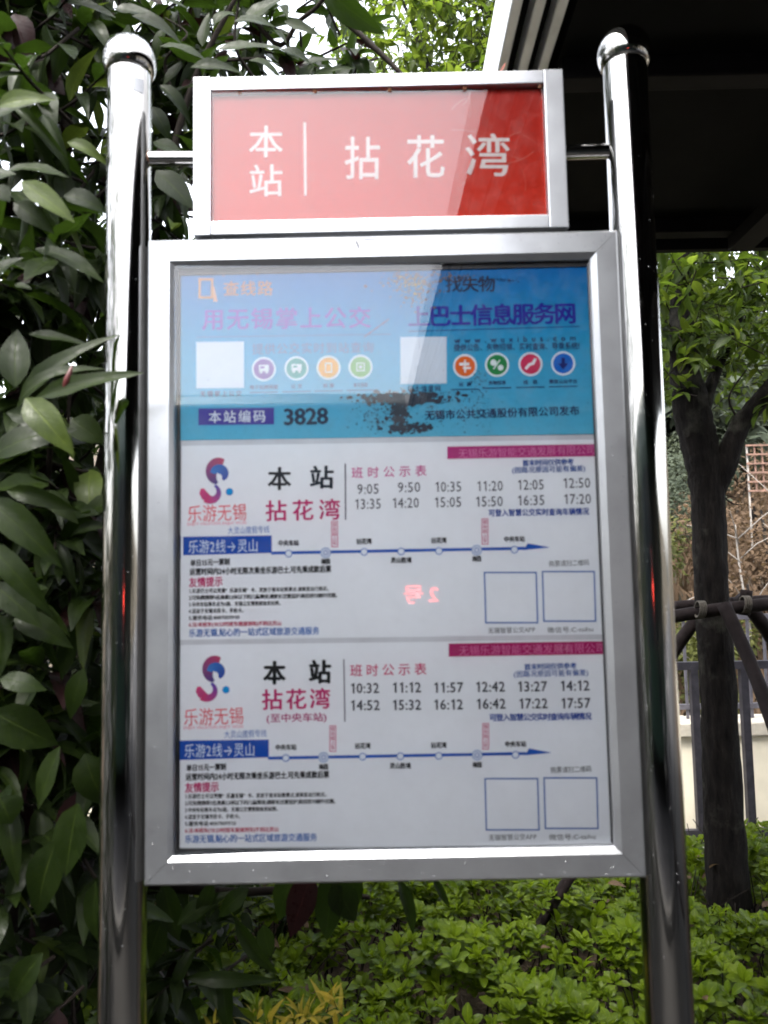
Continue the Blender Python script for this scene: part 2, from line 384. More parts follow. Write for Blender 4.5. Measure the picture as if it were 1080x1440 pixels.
# ------------------------------------------------------------------ bus-stop sign
YS = 1.310; YP = 1.330; YG = 1.321
sign = empty('bus_stop_sign', (0, YS+.03, .012))
tag(sign, 'stainless steel bus stop sign with two round posts, red name panel and framed notice case', 'bus stop sign')
def rel(o):      # children are given in world coordinates
    return o
SIGN_OFF = Vector(sign.location)
def sbuild(mb, name, mat, parent=None, smooth=False):
    off = SIGN_OFF
    mb.v = [tuple(Vector(v)-off) for v in mb.v]
    return mb.build(name, mat, parent or sign, smooth)
PR = .0378; PCY = YS+.030
px_l, px_r = P(177, 760, PCY).x, P(910, 760, PCY).x
ztop_l = P(186, 100, PCY).z; ztop_r = P(880, 88, PCY).z
for (cx, zt) in ((px_l, ztop_l), (px_r, ztop_r)):
    b = MB(); b.lathe([(PR, -.1)] + [(PR, z) for z in np.linspace(0, zt, 14)], cx, PCY, 64); pole = sbuild(b, 'pole', M['steel'], smooth=True)
    b = MB(); rb = .0465; zc = zt+.016
    b.lathe([(PR-.001, zc-.0242)] + [(rb*math.cos(a), zc+rb*math.sin(a)*.98) for a in np.linspace(-.55, math.pi/2-.001, 22)], cx, PCY, 64)
    sbuild(b, 'ball_cap', M['steel'], pole, smooth=True)
    b = MB(); b.lathe([(PR, .013), (.075, .013), (.075, .019), (PR+.004, .021), (PR, .03)], cx, PCY, 48); autosmooth(sbuild(b, 'base_flange', M['steel'], pole))
def bar(c0, c1, d0, d1, w_, depth, Y, slope=.010):
    """mitred extrusion bar: outer corners c0,c1 (x,z), inward diagonals d0,d1"""
    prof = [(0, depth), (0, .003), (.003, 0), (w_-slope, 0), (w_-.001, slope*.75), (w_, slope*.9), (w_, depth)]
    b = MB(); vs = []
    for (c, d) in ((c0, d0), (c1, d1)):
        for (u, v) in prof: vs.append((c[0]+d[0]*u, Y+v, c[1]+d[1]*u))
    n = len(prof); fs = [(i, i+1, n+i+1, n+i) for i in range(n-1)] + [(n-1, 0, n, 2*n-1), tuple(range(n-1, -1, -1)), tuple(range(n, 2*n))]
    b.add(vs, fs); return b
def frame(parent, TL, TR, BR, BL, w_, depth, Y, butt=False, slope=.010):
    e = .0003
    cs = [TL, TR, BR, BL]; ds = [(1, -1), (-1, -1), (-1, 1), (1, 1)]
    for i in range(4):
        j = (i+1) % 4
        c0 = list(cs[i]); c1 = list(cs[j])
        ax = 0 if i % 2 == 0 else 1; sg = 1 if c1[ax] > c0[ax] else -1
        c0[ax] += e*sg; c1[ax] -= e*sg
        o = sbuild(bar(c0, c1, ds[i], ds[j], w_, depth, Y, slope), 'frame_bar', M['alu'], parent); 
def xz(px, py, Y=YS):
    p = P(px, py, Y); return (p.x, p.z)
# notice case
X0, X1, Z0, Z1 = -.4004, .3985, 1.1208, 2.1838
case = MB(); case.box(X0+.004, X1-.004, YS+.034, YS+.05, Z0+.004, Z1-.004)
case = sbuild(case, 'notice_case', M['alu'])
frame(case, (X0, Z1), (X1, Z1), (X1, Z0), (X0, Z0), .047, .046, YS, slope=.010)
b = MB(); b.box(X0+.040, X1-.040, YP+.0012, YS+.0335, Z0+.040, Z1-.040); sbuild(b, 'backing_board', M['backing_and_shade'], case)
b = MB(); b.add([(X0+.044, YG-.0055, Z0+.044), (X1-.044, YG+.0055, Z0+.044), (X1-.044, YG+.0055, Z1-.044), (X0+.044, YG-.0055, Z1-.044)], [(0, 1, 2, 3)]); sbuild(b, 'glass_pane', M['glass'], case)
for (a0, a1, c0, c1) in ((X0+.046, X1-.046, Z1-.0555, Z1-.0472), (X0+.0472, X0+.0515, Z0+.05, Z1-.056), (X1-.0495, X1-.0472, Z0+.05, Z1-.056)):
    b = MB(); b.box(a0, a1, YP-.003, YP-.0008, c0, c1); sbuild(b, 'recess_shade_strip', M['backing_and_shade'], case)  # dark strips put in for the recess shadow along the frame lip
# name panel
NX0, NX1, NZ0, NZ1 = xz(272, 0)[0], xz(796, 215)[0], xz(535, 325.5)[1], xz(535, 103)[1]
b = MB(); b.box(NX0+.003, NX1-.003, YS+.036, YS+.052, NZ0+.003, NZ1-.003); plate = sbuild(b, 'name_panel', M['alu'])
NW = .030
# butt-jointed square tube frame
for (a0, a1, c0, c1) in ((NX0, NX0+NW, NZ0, NZ1), (NX1-NW-.003, NX1, NZ0, NZ1)):
    b = MB(); b.box(a0, a1, YS-.001, YS+.040, c0, c1); o = sbuild(b, 'frame_bar', M['alu'], plate)
    bv = o.modifiers.new('b', 'BEVEL'); bv.width = .0014; bv.segments = 2
for (c0, c1) in ((NZ1-.024, NZ1-.0008), (NZ0+.0008, NZ0+.024)):
    b = MB(); b.box(NX0+NW+.0004, NX1-NW-.0034, YS, YS+.038, c0, c1); o = sbuild(b, 'frame_bar', M['alu'], plate)
    bv = o.modifiers.new('b', 'BEVEL'); bv.width = .0014; bv.segments = 2
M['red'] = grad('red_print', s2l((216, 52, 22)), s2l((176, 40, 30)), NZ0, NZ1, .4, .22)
RX0, RX1, RZ0, RZ1 = NX0+NW, NX1-NW-.003, NZ0+.024, NZ1-.024
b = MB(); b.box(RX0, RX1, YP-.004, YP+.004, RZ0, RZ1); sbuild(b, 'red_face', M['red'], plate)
b = MB(); b.add([(RX0+.001, YG-.0075, RZ0+.001), (RX1-.001, YG-.0005, RZ0+.001), (RX1-.001, YG-.0005, RZ1-.001), (RX0+.001, YG-.0075, RZ1-.001)], [(0, 1, 2, 3)]); sbuild(b, 'glass_pane', M['glass'], plate)
for k in range(5):
    xx = RX0 + .05 + k*.13; b = MB(); b.lathe([(.0035, 0), (.0035, .004), (.001, .006)], 0, 0, 10)
    b.v = [(xx+v[0], YG-.005-v[2]*.5, RZ1-.003+v[1]) for v in b.v]; sbuild(b, 'retaining_clip', M['rust'], plate)
# cross rods
for (pa, pb) in (((205, 223.5), (274, 223.5)), ((794, 214.5), (862, 212.5))):
    a_, c_ = P(*pa, PCY), P(*pb, PCY); b = MB(); b.tube([a_, c_], .0125, 24); autosmooth(sbuild(b, 'cross_rod', M['steel']))
    jx = a_ if pa[0] < 300 else c_; s_ = 1 if pa[0] < 300 else -1
    b = MB(); x_ = jx.x + s_*.002
    b.tube([(x_, PCY, jx.z), (x_+s_*.006, PCY, jx.z)], [.016, .0128], 20, cap=False); autosmooth(sbuild(b, 'weld_bead', M['rust']))
# two lugs that hold the case to the posts
for zz in (Z0+.10, Z1-.06):
    for xx in (px_l, px_r):
        b = MB(); b.box(xx-.012, xx+.012, PCY+.030, PCY+.044, zz-.012, zz+.012); sbuild(b, 'mounting_lug', M['steel'])
def scrape(pts, col, nm='scrape_mark'):
    b = MB(); b.add([P(x, y, YS-.0003) for x, y in pts], [tuple(range(len(pts)))]); sbuild(b, nm, ink(col), case)
scrape([(502, 337), (509, 336), (514, 347), (512, 357), (508, 356), (507, 346)], (236, 236, 236)); scrape([(499, 340), (502, 337), (506, 346), (505, 353)], (96, 96, 100)); scrape([(509, 336), (528, 335), (529, 337), (511, 338)], (90, 90, 94))
scrape([(228, 347), (233, 349), (232, 351)], (80, 80, 84))
# grey tape patch on the left post
b = MB(); vs = []; 
for i in range(7):
    th = -1.12+i*.085
    for z_ in (P(205, 143, PCY).z, P(205, 124, PCY).z): vs.append((px_l+(PR+.0006)*math.cos(th+(0.02 if z_ > 2.2 else 0)), PCY+(PR+.0006)*math.sin(th), z_))
b.add(vs, [(2*i, 2*i+2, 2*i+3, 2*i+1) for i in range(6)]); sbuild(b, 'tape_patch', ink((150, 152, 156)))
# rain droplets clinging to frame and posts
b = MB()
def drop(x, y, z, r, nrm):
    u = Vector(nrm).normalized(); a = Vector((0, 0, 1)) if abs(u.z) < .9 else Vector((1, 0, 0)); s = u.cross(a).normalized(); t = u.cross(s)
    c = Vector((x, y, z)); vs = [c+u*r*.55]; 
    for k in range(6): vs.append(c+(s*math.cos(k*math.pi/3)+t*math.sin(k*math.pi/3))*r*.7+u*r*.4)
    for k in range(6): vs.append(c+(s*math.cos(k*math.pi/3)+t*math.sin(k*math.pi/3))*r-u*.0002)
    fs = [(0, 1+k, 1+(k+1) % 6) for k in range(6)] + [(1+k, 7+k, 7+(k+1) % 6, 1+(k+1) % 6) for k in range(6)]
    b.add(vs, fs)
for k in range(300):
    q = random.random(); r = random.uniform(.0003, .0011)
    if q < .35: drop(random.uniform(X0+.01, X1-.01), YS-.0001, random.uniform(Z1-.032, Z1-.005), r, (0, -1, 0))
    elif q < .5: drop(random.uniform(X0+.01, X1-.01), YS-.0001, random.uniform(Z0+.005, Z0+.03), r, (0, -1, 0))
    elif q < .65: drop(random.choice([random.uniform(X0+.005, X0+.03), random.uniform(X1-.03, X1-.005)]), YS-.0001, random.uniform(Z0, Z1), r, (0, -1, 0))
    else:
        th = random.uniform(-2.6, -.5); cx = random.choice([px_l, px_r])
        drop(cx+PR*math.cos(th), PCY+PR*math.sin(th), random.uniform(1.0, 2.35), r*.9, (math.cos(th), math.sin(th), 0))
md, nt, bs, out = newmat('water_drop'); bs.inputs['Base Color'].default_value = (.35, .36, .37, 1); bs.inputs['Roughness'].default_value = .08; bs.inputs['Metallic'].default_value = .5
dr = sbuild(b, 'water_droplets', md, smooth=True); dr['kind'] = 'stuff'

# ------------------------------------------------------------------ flat print
_gc = {}
def glyph(ch, bold):
    k = (ch, bold)
    if k in _gc: return _gc[k]
    if ch == '1':
        w2 = .05+bold; vs = np.array([(.30-w2, -bold, 0), (.30+w2, -bold, 0), (.30+w2, .682+bold, 0), (.30-w2, .682+bold, 0), (.30-w2, .56, 0), (.10, .50-bold, 0), (.10, .58+bold, 0), (.30-w2, .66, 0)], float)
        fs = [(0, 1, 2, 3), (5, 4, 7, 6)]; r = (vs, fs, .52)
    elif ch == ' ': r = (np.zeros((0, 3)), [], .35)
    else:
        c = bpy.data.curves.new('t', 'FONT'); c.body = ch; c.resolution_u = 2
        o = bpy.data.objects.new('t', c); COL.objects.link(o)
        me = bpy.data.meshes.new_from_object(o.evaluated_get(bpy.context.evaluated_depsgraph_get()))
        vs = np.array([tuple(v.co) for v in me.vertices]).reshape(-1, 3); fs = [tuple(p.vertices) for p in me.polygons]
        bpy.data.objects.remove(o); bpy.data.curves.remove(c); bpy.data.meshes.remove(me)
        adv = 1.0 if ord(ch) > 0x2000 else (vs[:, 0].max()+vs[:, 0].min() if len(vs) else .5)
        if ch in '0123456789': adv = .54
        if ch == ':': adv = .24
        if bold > 0 and len(vs):
            nv = len(vs); allv = []; allf = []
            for q, (dx, dy) in enumerate(((0, 0), (bold, 0), (-bold, 0), (0, bold*.7), (0, -bold*.7))):
                allv.append(vs + np.array([dx, dy, q])); allf += [tuple(i+q*nv for i in f) for f in fs]
            vs = np.concatenate(allv); fs = allf
        r = (vs, fs, adv)
    _gc[k] = r; return r
PRINT_LIFT = .0004
def text(s, x0, y0, x1, y1, h, col, parent, bold=.0, Y=YP, fit='space', name='lettering', lift=PRINT_LIFT, vsq=1.0):
    """s printed between photograph points (x0,y0) and (x1,y1) = centre line ends; h = glyph height in photo pixels"""
    A = P(x0, y0, Y-lift); B = P(x1, y1, Y-lift); L = (B-A).length
    cjk = any(ord(c) > 0x2000 for c in s)
    mpx = (P(x0+1, y0, Y)-P(x0, y0, Y)).length
    em = h*mpx/(.90 if cjk else .70)
    gl = [glyph(c, bold) for c in s]
    wn_ = sum(g_[2] for g_ in gl)
    if fit == 'space' and len(s) > 1: sx = em; gap = (L - wn_*em)/(len(s)-1)
    else: sx = L/wn_; gap = 0
    if fit == 'space' and gap < -.12*em: sx = L/wn_; gap = 0
    u = (B-A).normalized(); v = Vector((-u.z, 0, u.x)); mid = .38 if cjk else .341
    b = MB(); x = 0
    for (vs, fs, adv) in gl:
        if len(vs):
            b.add([A + u*(x+p[0]*sx) + v*((p[1]-mid)*em*vsq) + Vector((0, -p[2]*1.5e-5, 0)) for p in vs], fs)
        x += adv*sx + gap
    b.v = [tuple(Vector(q) - PO[parent.name]) for q in b.v]
    return b.build(name, ink(col), parent)
PO = {}
def poly(pts, col, parent, name='printed_shape', Y=YP, lift=.0002, fs=None):
    b = MB(); b.add([P(x, y, Y-lift) - PO[parent.name] for x, y in pts], fs or [tuple(range(len(pts)))][:1]); return b.build(name, ink(col) if not isinstance(col, bpy.types.Material) else col, parent)
def disc(cx, cy, r, col, parent, name='printed_disc', lift=.0003, n=28, r0=0):
    if r0 == 0: return poly([(cx+r*math.cos(2*math.pi*k/n), cy-r*math.sin(2*math.pi*k/n)) for k in range(n)], col, parent, name, lift=lift)
    pts = [(cx+q*math.cos(2*math.pi*k/n), cy-q*math.sin(2*math.pi*k/n)) for q in (r0, r) for k in range(n)]
    return poly(pts, col, parent, name, lift=lift, fs=[(k, (k+1) % n, n+(k+1) % n, n+k) for k in range(n)])
def rect(x0, y0, x1, y1, col, parent, name='printed_band', lift=.0002, sl=0.0):
    d = sl*(x1-x0); return poly([(x0, y1), (x1, y1+d), (x1, y0+d), (x0, y0)], col, parent, name, lift=lift)
def line(x0, y0, x1, y1, wd, col, parent, name='printed_line', lift=.0003):
    dx, dy = x1-x0, y1-y0; L = math.hypot(dx, dy); nx_, ny_ = -dy/L*wd/2, dx/L*wd/2
    return poly([(x0+nx_, y0+ny_), (x1+nx_, y1+ny_), (x1-nx_, y1-ny_), (x0-nx_, y0-ny_)], col, parent, name, lift=lift)
def outline(x0, y0, x1, y1, wd, col, parent, sl=0, dxb=0, name='printed_frame', lift=.0003):
    def c(x, y): return (x+dxb*(y-y0)/(y1-y0), y+sl*(x-x0))
    o = [c(x0, y0), c(x1, y0), c(x1, y1), c(x0, y1)]; i = [c(x0+wd, y0+wd), c(x1-wd, y0+wd), c(x1-wd, y1-wd), c(x0+wd, y1-wd)]
    return poly(o+i, col, parent, name, lift=lift, fs=[(0, 4, 5, 1), (1, 5, 6, 2), (2, 6, 7, 3), (3, 7, 4, 0)])

# red panel lettering
PO[plate.name] = SIGN_OFF
WH = (226, 222, 218)
YR = YP-.004
text('本', 349, 199, 399, 199, 45, WH, plate, .012, YR, 'sq')
text('站', 349, 254, 399, 253, 45, WH, plate, .012, YR, 'sq')
line(428.5, 172, 429.5, 275, 4, WH, plate, lift=.0046)
text('拈', 484, 222, 536, 222, 60, WH, plate, .012, YR, 'sq')
text('花', 570, 220, 627, 220, 60, WH, plate, .012, YR, 'sq')
text('湾', 653, 218, 719, 218, 60, WH, plate, .012, YR, 'sq')
# hairline scratches on the red face
b = MB()
for k in range(16):
    cx, cy = random.uniform(600, 740), random.uniform(140, 280); a0 = random.uniform(-1.4, 1.4); L = random.uniform(15, 60); bend = random.uniform(-.6, .6)
    pts = []
    for j in range(7):
        t = j/6; pts.append((cx+math.cos(a0+bend*t)*L*t, cy+math.sin(a0+bend*t)*L*t))
    for j in range(6):
        (xa, ya), (xb, yb) = pts[j], pts[j+1]
        b.add([P(xa, ya, YR-.0003)-SIGN_OFF, P(xb, yb, YR-.0003)-SIGN_OFF, P(xb+.5, yb+.7, YR-.0003)-SIGN_OFF, P(xa+.5, ya+.7, YR-.0003)-SIGN_OFF], [(0, 1, 2, 3)])
o = b.build('scratches', ink((205, 120, 105)), plate); o['kind'] = 'stuff'

def sheet(name, corners, mat, Yf, label, cat, thick=.0006, group=None, round_=0):
    c = [P(x, y, Yf) for x, y in corners]; org = Vector(((c[0].x+c[2].x)/2, Yf, min(q.z for q in c)))
    pts = []
    n = 4
    if round_:
        for i in range(4):
            p, a_, b_ = c[i], c[i-1], c[(i+1) % 4]; da = (a_-p).normalized()*round_; db = (b_-p).normalized()*round_
            for t in (0, .33, .67, 1):
                pts.append(p + da*(1-t)**2 + db*t**2)
    else: pts = c
    n = len(pts); b = MB(); b.add([q-org for q in pts] + [q-org+Vector((0, thick, 0)) for q in pts],
        [tuple(range(n)), tuple(range(2*n-1, n-1, -1))] + [(i, n+i, n+(i+1) % n, (i+1) % n) for i in range(n)])
    o = b.build(name, mat); o.location = org; tag(o, label, cat, group); PO[o.name] = org; return o
# backing sheet of older notices peeping out at the sides
old = sheet('old_notice', [(247, 619), (839, 611), (863, 1192), (247, 1193)], M['paper_old'], YP+.0008,
            'old whitish notice behind the two timetables, peeping out along their left edge', 'notice')
poly([(247, 786), (258, 786), (258, 754), (247, 754)], (28, 62, 150), old, 'printed_band', Y=YP+.0008)
# ---- blue notice
M['blue'] = grad('blue_print', s2l((88, 178, 208)), s2l((4, 108, 178)), P(540, 615, YP).z, P(540, 375, YP).z, .4, .10, mid=s2l((46, 158, 200)))
blue = sheet('blue_notice', [(247, 376), (832, 368), (841, 610), (247, 619.5)], M['blue'], YP,
             'blue public transport notice with icon discs and peeling dark stains, above the timetables', 'notice')
OR = (200, 120, 60); PU = (82, 62, 168); DK = (30, 48, 92)
text('查线路', 314, 406, 384, 405, 20, (190, 130, 95), blue, .02)
outline(279, 391, 300, 420, 3.5, (200, 140, 90), blue)
poly([(300, 424), (306, 424), (301, 402), (299, 402)], (214, 160, 120), blue)
text('用无锡掌上公交', 284, 449, 522, 446, 29, (128, 84, 178), blue, .025)
text('找失物', 626, 400, 697, 399, 22, (38, 44, 70), blue, .02)
text('上巴士信息服务网', 573, 445, 811, 440, 29, (40, 40, 150), blue, .035)
line(276, 474, 550, 470, 1.2, (70, 120, 170), blue); line(575, 466, 815, 459, 1.2, (30, 70, 130), blue)
rect(276, 481, 343, 546, (215, 222, 232), blue, 'blank_square', sl=-.01)
rect(563, 474, 628, 540, (210, 218, 228), blue, 'blank_square', sl=-.01)
text('提供公交实时到站查询', 354, 491, 526, 488, 15, (96, 120, 165), blue, .01)
text('无锡掌上公交', 281, 554, 340, 553, 8, (70, 90, 130), blue, .02)
text('巴士信息网', 573, 547, 620, 546, 8, DK, blue, .02)
text('www.wuxibus.com', 639, 479, 810, 475, 8, DK, blue, .03)
text('提供公告、失物招领、实时查询、导乘系统!', 638, 489, 815, 486, 10, DK, blue, .02)
for i, (cx, cy, c) in enumerate([(371, 519, (126, 78, 160)), (417, 518, (58, 158, 150)), (462, 517, (238, 170, 60)), (507, 516, (120, 176, 90)),
                                 (654, 515, (224, 98, 24)), (699, 513, (22, 132, 66)), (746, 512, (206, 52, 92)), (792, 511, (14, 104, 196))]):
    disc(cx, cy, 17, (224, 234, 240), blue, 'icon_ring', .0002); disc(cx, cy, 14.2, c, blue, 'icon_disc', .0003)
    wc = (232, 236, 238); LF = .0004
    if i in (0, 1):
        rect(cx-7, cy-6, cx+7, cy+3, wc, blue, 'icon_bus', LF); rect(cx-5, cy-4, cx+1, cy-1, c, blue, 'icon_window', .0005); disc(cx-4, cy+4, 2.3, wc, blue, 'icon_wheel', LF, 10); disc(cx+4, cy+4, 2.3, wc, blue, 'icon_wheel', LF, 10)
    elif i == 2: outline(cx-5, cy-7, cx+5, cy+7, 1.6, wc, blue, name='icon_ticket', lift=LF)
    elif i == 3: outline(cx-6, cy-6, cx+6, cy+6, 1.6, wc, blue, name='icon_card', lift=LF); disc(cx, cy, 2.5, wc, blue, 'icon_dot', LF, 12)
    elif i == 4:
        line(cx, cy-9, cx, cy+9, 2.4, wc, blue, 'icon_post', LF); rect(cx-8, cy-5, cx+6, cy-1, wc, blue, 'icon_arrow', .0005); rect(cx-3, cy+1, cx+8, cy+4, wc, blue, 'icon_arrow', .0005)
    elif i == 5:
        disc(cx-5, cy-3, 4.5, wc, blue, 'icon_hand', LF, 12); disc(cx+5, cy+4, 4, wc, blue, 'icon_hand', LF, 12); line(cx-5, cy+6, cx+4, cy-7, 1.6, wc, blue, 'icon_slash', LF)
    elif i == 6:
        line(cx-7, cy+7, cx-2, cy+1, 4, wc, blue, 'icon_route', LF); line(cx-3, cy+1, cx+4, cy-1, 4, wc, blue, 'icon_route', .0005); line(cx+3, cy, cx+7, cy-8, 4, wc, blue, 'icon_route', LF)
    else:
        line(cx, cy-8, cx, cy+3, 5, (14, 34, 110), blue, 'icon_arrow_stem', LF); poly([(cx-7, cy), (cx, cy+9), (cx+7, cy)], (14, 34, 110), blue, 'icon_arrow_head', lift=.0005)
    cap = ['电子站牌预报', '公 交', '换 乘', '乘车指南', '站 牌', '失物招领', '线 路', '微信公众平台'][i]
    wdt = [40, 16, 16, 20, 18, 24, 20, 40][i]
    text(cap, cx-wdt/2, cy+25.5, cx+wdt/2, cy+25, 6, DK if i > 3 else (60, 84, 130), blue, .03)
    line(cx-20, cy+33, cx+20, cy+32.2, 1.4, DK if i > 3 else (60, 96, 140), blue)
rect(279, 574.5, 385.5, 598, (70, 60, 150), blue, 'number_band', sl=-.012)
text('本站编码', 293, 586.5, 374, 585, 16.5, (224, 228, 238), blue, .014, lift=.0006)
text('3828', 398, 586.5, 463, 584.5, 23, (34, 52, 78), blue, .035)
text('无锡市公共交通股份有限公司发布', 597, 584, 815, 577, 13, (24, 44, 84), blue, .025)
# torn residue and mildew flakes
def flakes(areas, col, name, lift, seed):
    rnd = random.Random(seed); b = MB()
    for (x0, y0, x1, y1, n, smin, smax) in areas:
        for k in range(n):
            x = rnd.gauss((x0+x1)/2, (x1-x0)/3.4); y = rnd.gauss((y0+y1)/2, (y1-y0)/3.4)
            if not (247 < x < 828 and 378 < y < 610): continue
            s = smin + (smax-smin)*rnd.random()**3; m_ = 7; a0 = rnd.random()*6; asp = rnd.uniform(.4, 1)
            pts = [(x+s*math.cos(a0+2*math.pi*j/m_)*rnd.uniform(.4, 1.2), y-s*asp*math.sin(a0+2*math.pi*j/m_)*rnd.uniform(.4, 1.2)) for j in range(m_)]
            b.add([P(px, py, YP-lift-k*2e-8)-PO['blue_notice'] for px, py in pts], [tuple(range(m_))])
    o = b.build(name, ink(col), blue); o['kind'] = 'stuff'
flakes([(508, 553, 620, 566, 420, 1.2, 7), (548, 560, 572, 602, 240, 1.2, 6), (555, 597, 602, 607, 200, .8, 5), (505, 560, 560, 608, 260, .5, 2.2), (600, 555, 622, 600, 70, .5, 2), (640, 540, 690, 605, 230, .4, 1.8), (660, 520, 690, 545, 60, .4, 1.6)], (52, 62, 76), 'residue', .0007, 3)
flakes([(545, 384, 622, 404, 260, .5, 3.2), (560, 400, 612, 428, 200, .5, 2.6), (610, 384, 660, 396, 90, .5, 2.2), (300, 376, 400, 386, 90, .5, 2.2)], (120, 104, 100), 'residue', .0007, 5)
flakes([(560, 392, 600, 408, 70, .6, 2.6)], (176, 150, 70), 'residue', .0009, 6)
flakes([(620, 385, 700, 396, 60, .5, 2.2), (690, 392, 735, 396, 60, .5, 1.8), (250, 380, 820, 605, 260, .3, .9)], (24, 40, 70), 'residue', .0008, 8)
for k in range(7): line(512+k*5, 474-k*3.6, 517+k*5, 470-k*3.6, 2.2 if k % 2 else 1.3, (112, 112, 150), blue, 'scuff', lift=.0007+k*1e-5)

# ---- the two timetable sheets
def logo(cx, cy, k, parent):
    """two interlocking crescents with a dot, drawn as ribbons; cx,cy = centre, k = px per unit of the zoomed photo"""
    def ribbon(pts, c0, c1, lift, nm):
        b = MB(); cols = []; n = len(pts); org = PO[parent.name]
        for i, (x, y, w_) in enumerate(pts):
            x0, y0 = pts[max(i-1, 0)][:2]; x1, y1 = pts[min(i+1, n-1)][:2]; dx, dy = x1-x0, y1-y0; L = math.hypot(dx, dy) or 1
            for s in (1, -1):
                b.v.append(tuple(P(cx+(x-dy/L*w_*s)*k, cy+(y+dx/L*w_*s)*k, YP-lift)-org))
                t = i/(n-1); cols.append(tuple(a*(1-t)+b_*t for a, b_ in zip(s2l(c0), s2l(c1))))
            if i: b.f.append((2*i-2, 2*i-1, 2*i+1, 2*i))
        me = b.mesh(nm, M['inkgrad']); ca = me.color_attributes.new('Col', 'FLOAT_COLOR', 'POINT')
        for i, c in enumerate(cols): ca.data[i].color = (*c, 1)
        link(bpy.data.objects.new(nm, me), parent)
    def arc(x, y, r, a0, a1, w0, wm, w1, n=22, ry=None):
        out = []
        for i in range(n):
            t = i/(n-1); a = R_(a0+(a1-a0)*t); w_ = (w0*(1-t)**2 + 2*wm*2*t*(1-t)*.5 + w1*t*t) + (wm - (w0+w1)/2)*math.sin(math.pi*t)*.4
            out.append((x+r*math.cos(a), y-(ry or r)*math.sin(a), max(w_, .4)))
        return out
    ribbon(arc(48, -50, 44, 70, 252, 17, 31, 6, ry=52), (176, 30, 84), (40, 40, 120), .0003, 'logo_crescent')
    ribbon(arc(40, -40, 30, 165, -50, 12, 25, 6), (20, 110, 190), (40, 60, 150), .0004, 'logo_crescent')
    ribbon(arc(2, 44, 38, 62, -130, 6, 15, 21), (60, 60, 160), (196, 30, 96), .0005, 'logo_crescent')
    ribbon([(-40, 26, 8), (-38, 44, 18), (-26, 63, 21), (-8, 76, 18), (10, 80, 14)], (206, 40, 110), (160, 30, 110), .0004, 'logo_crescent')
    disc(cx+93*k, cy+42*k, 18*k, (14, 140, 206), parent, 'logo_dot')
MG = (188, 36, 104); BL = (26, 80, 168); BK = (24, 24, 30); NV = (30, 56, 128)
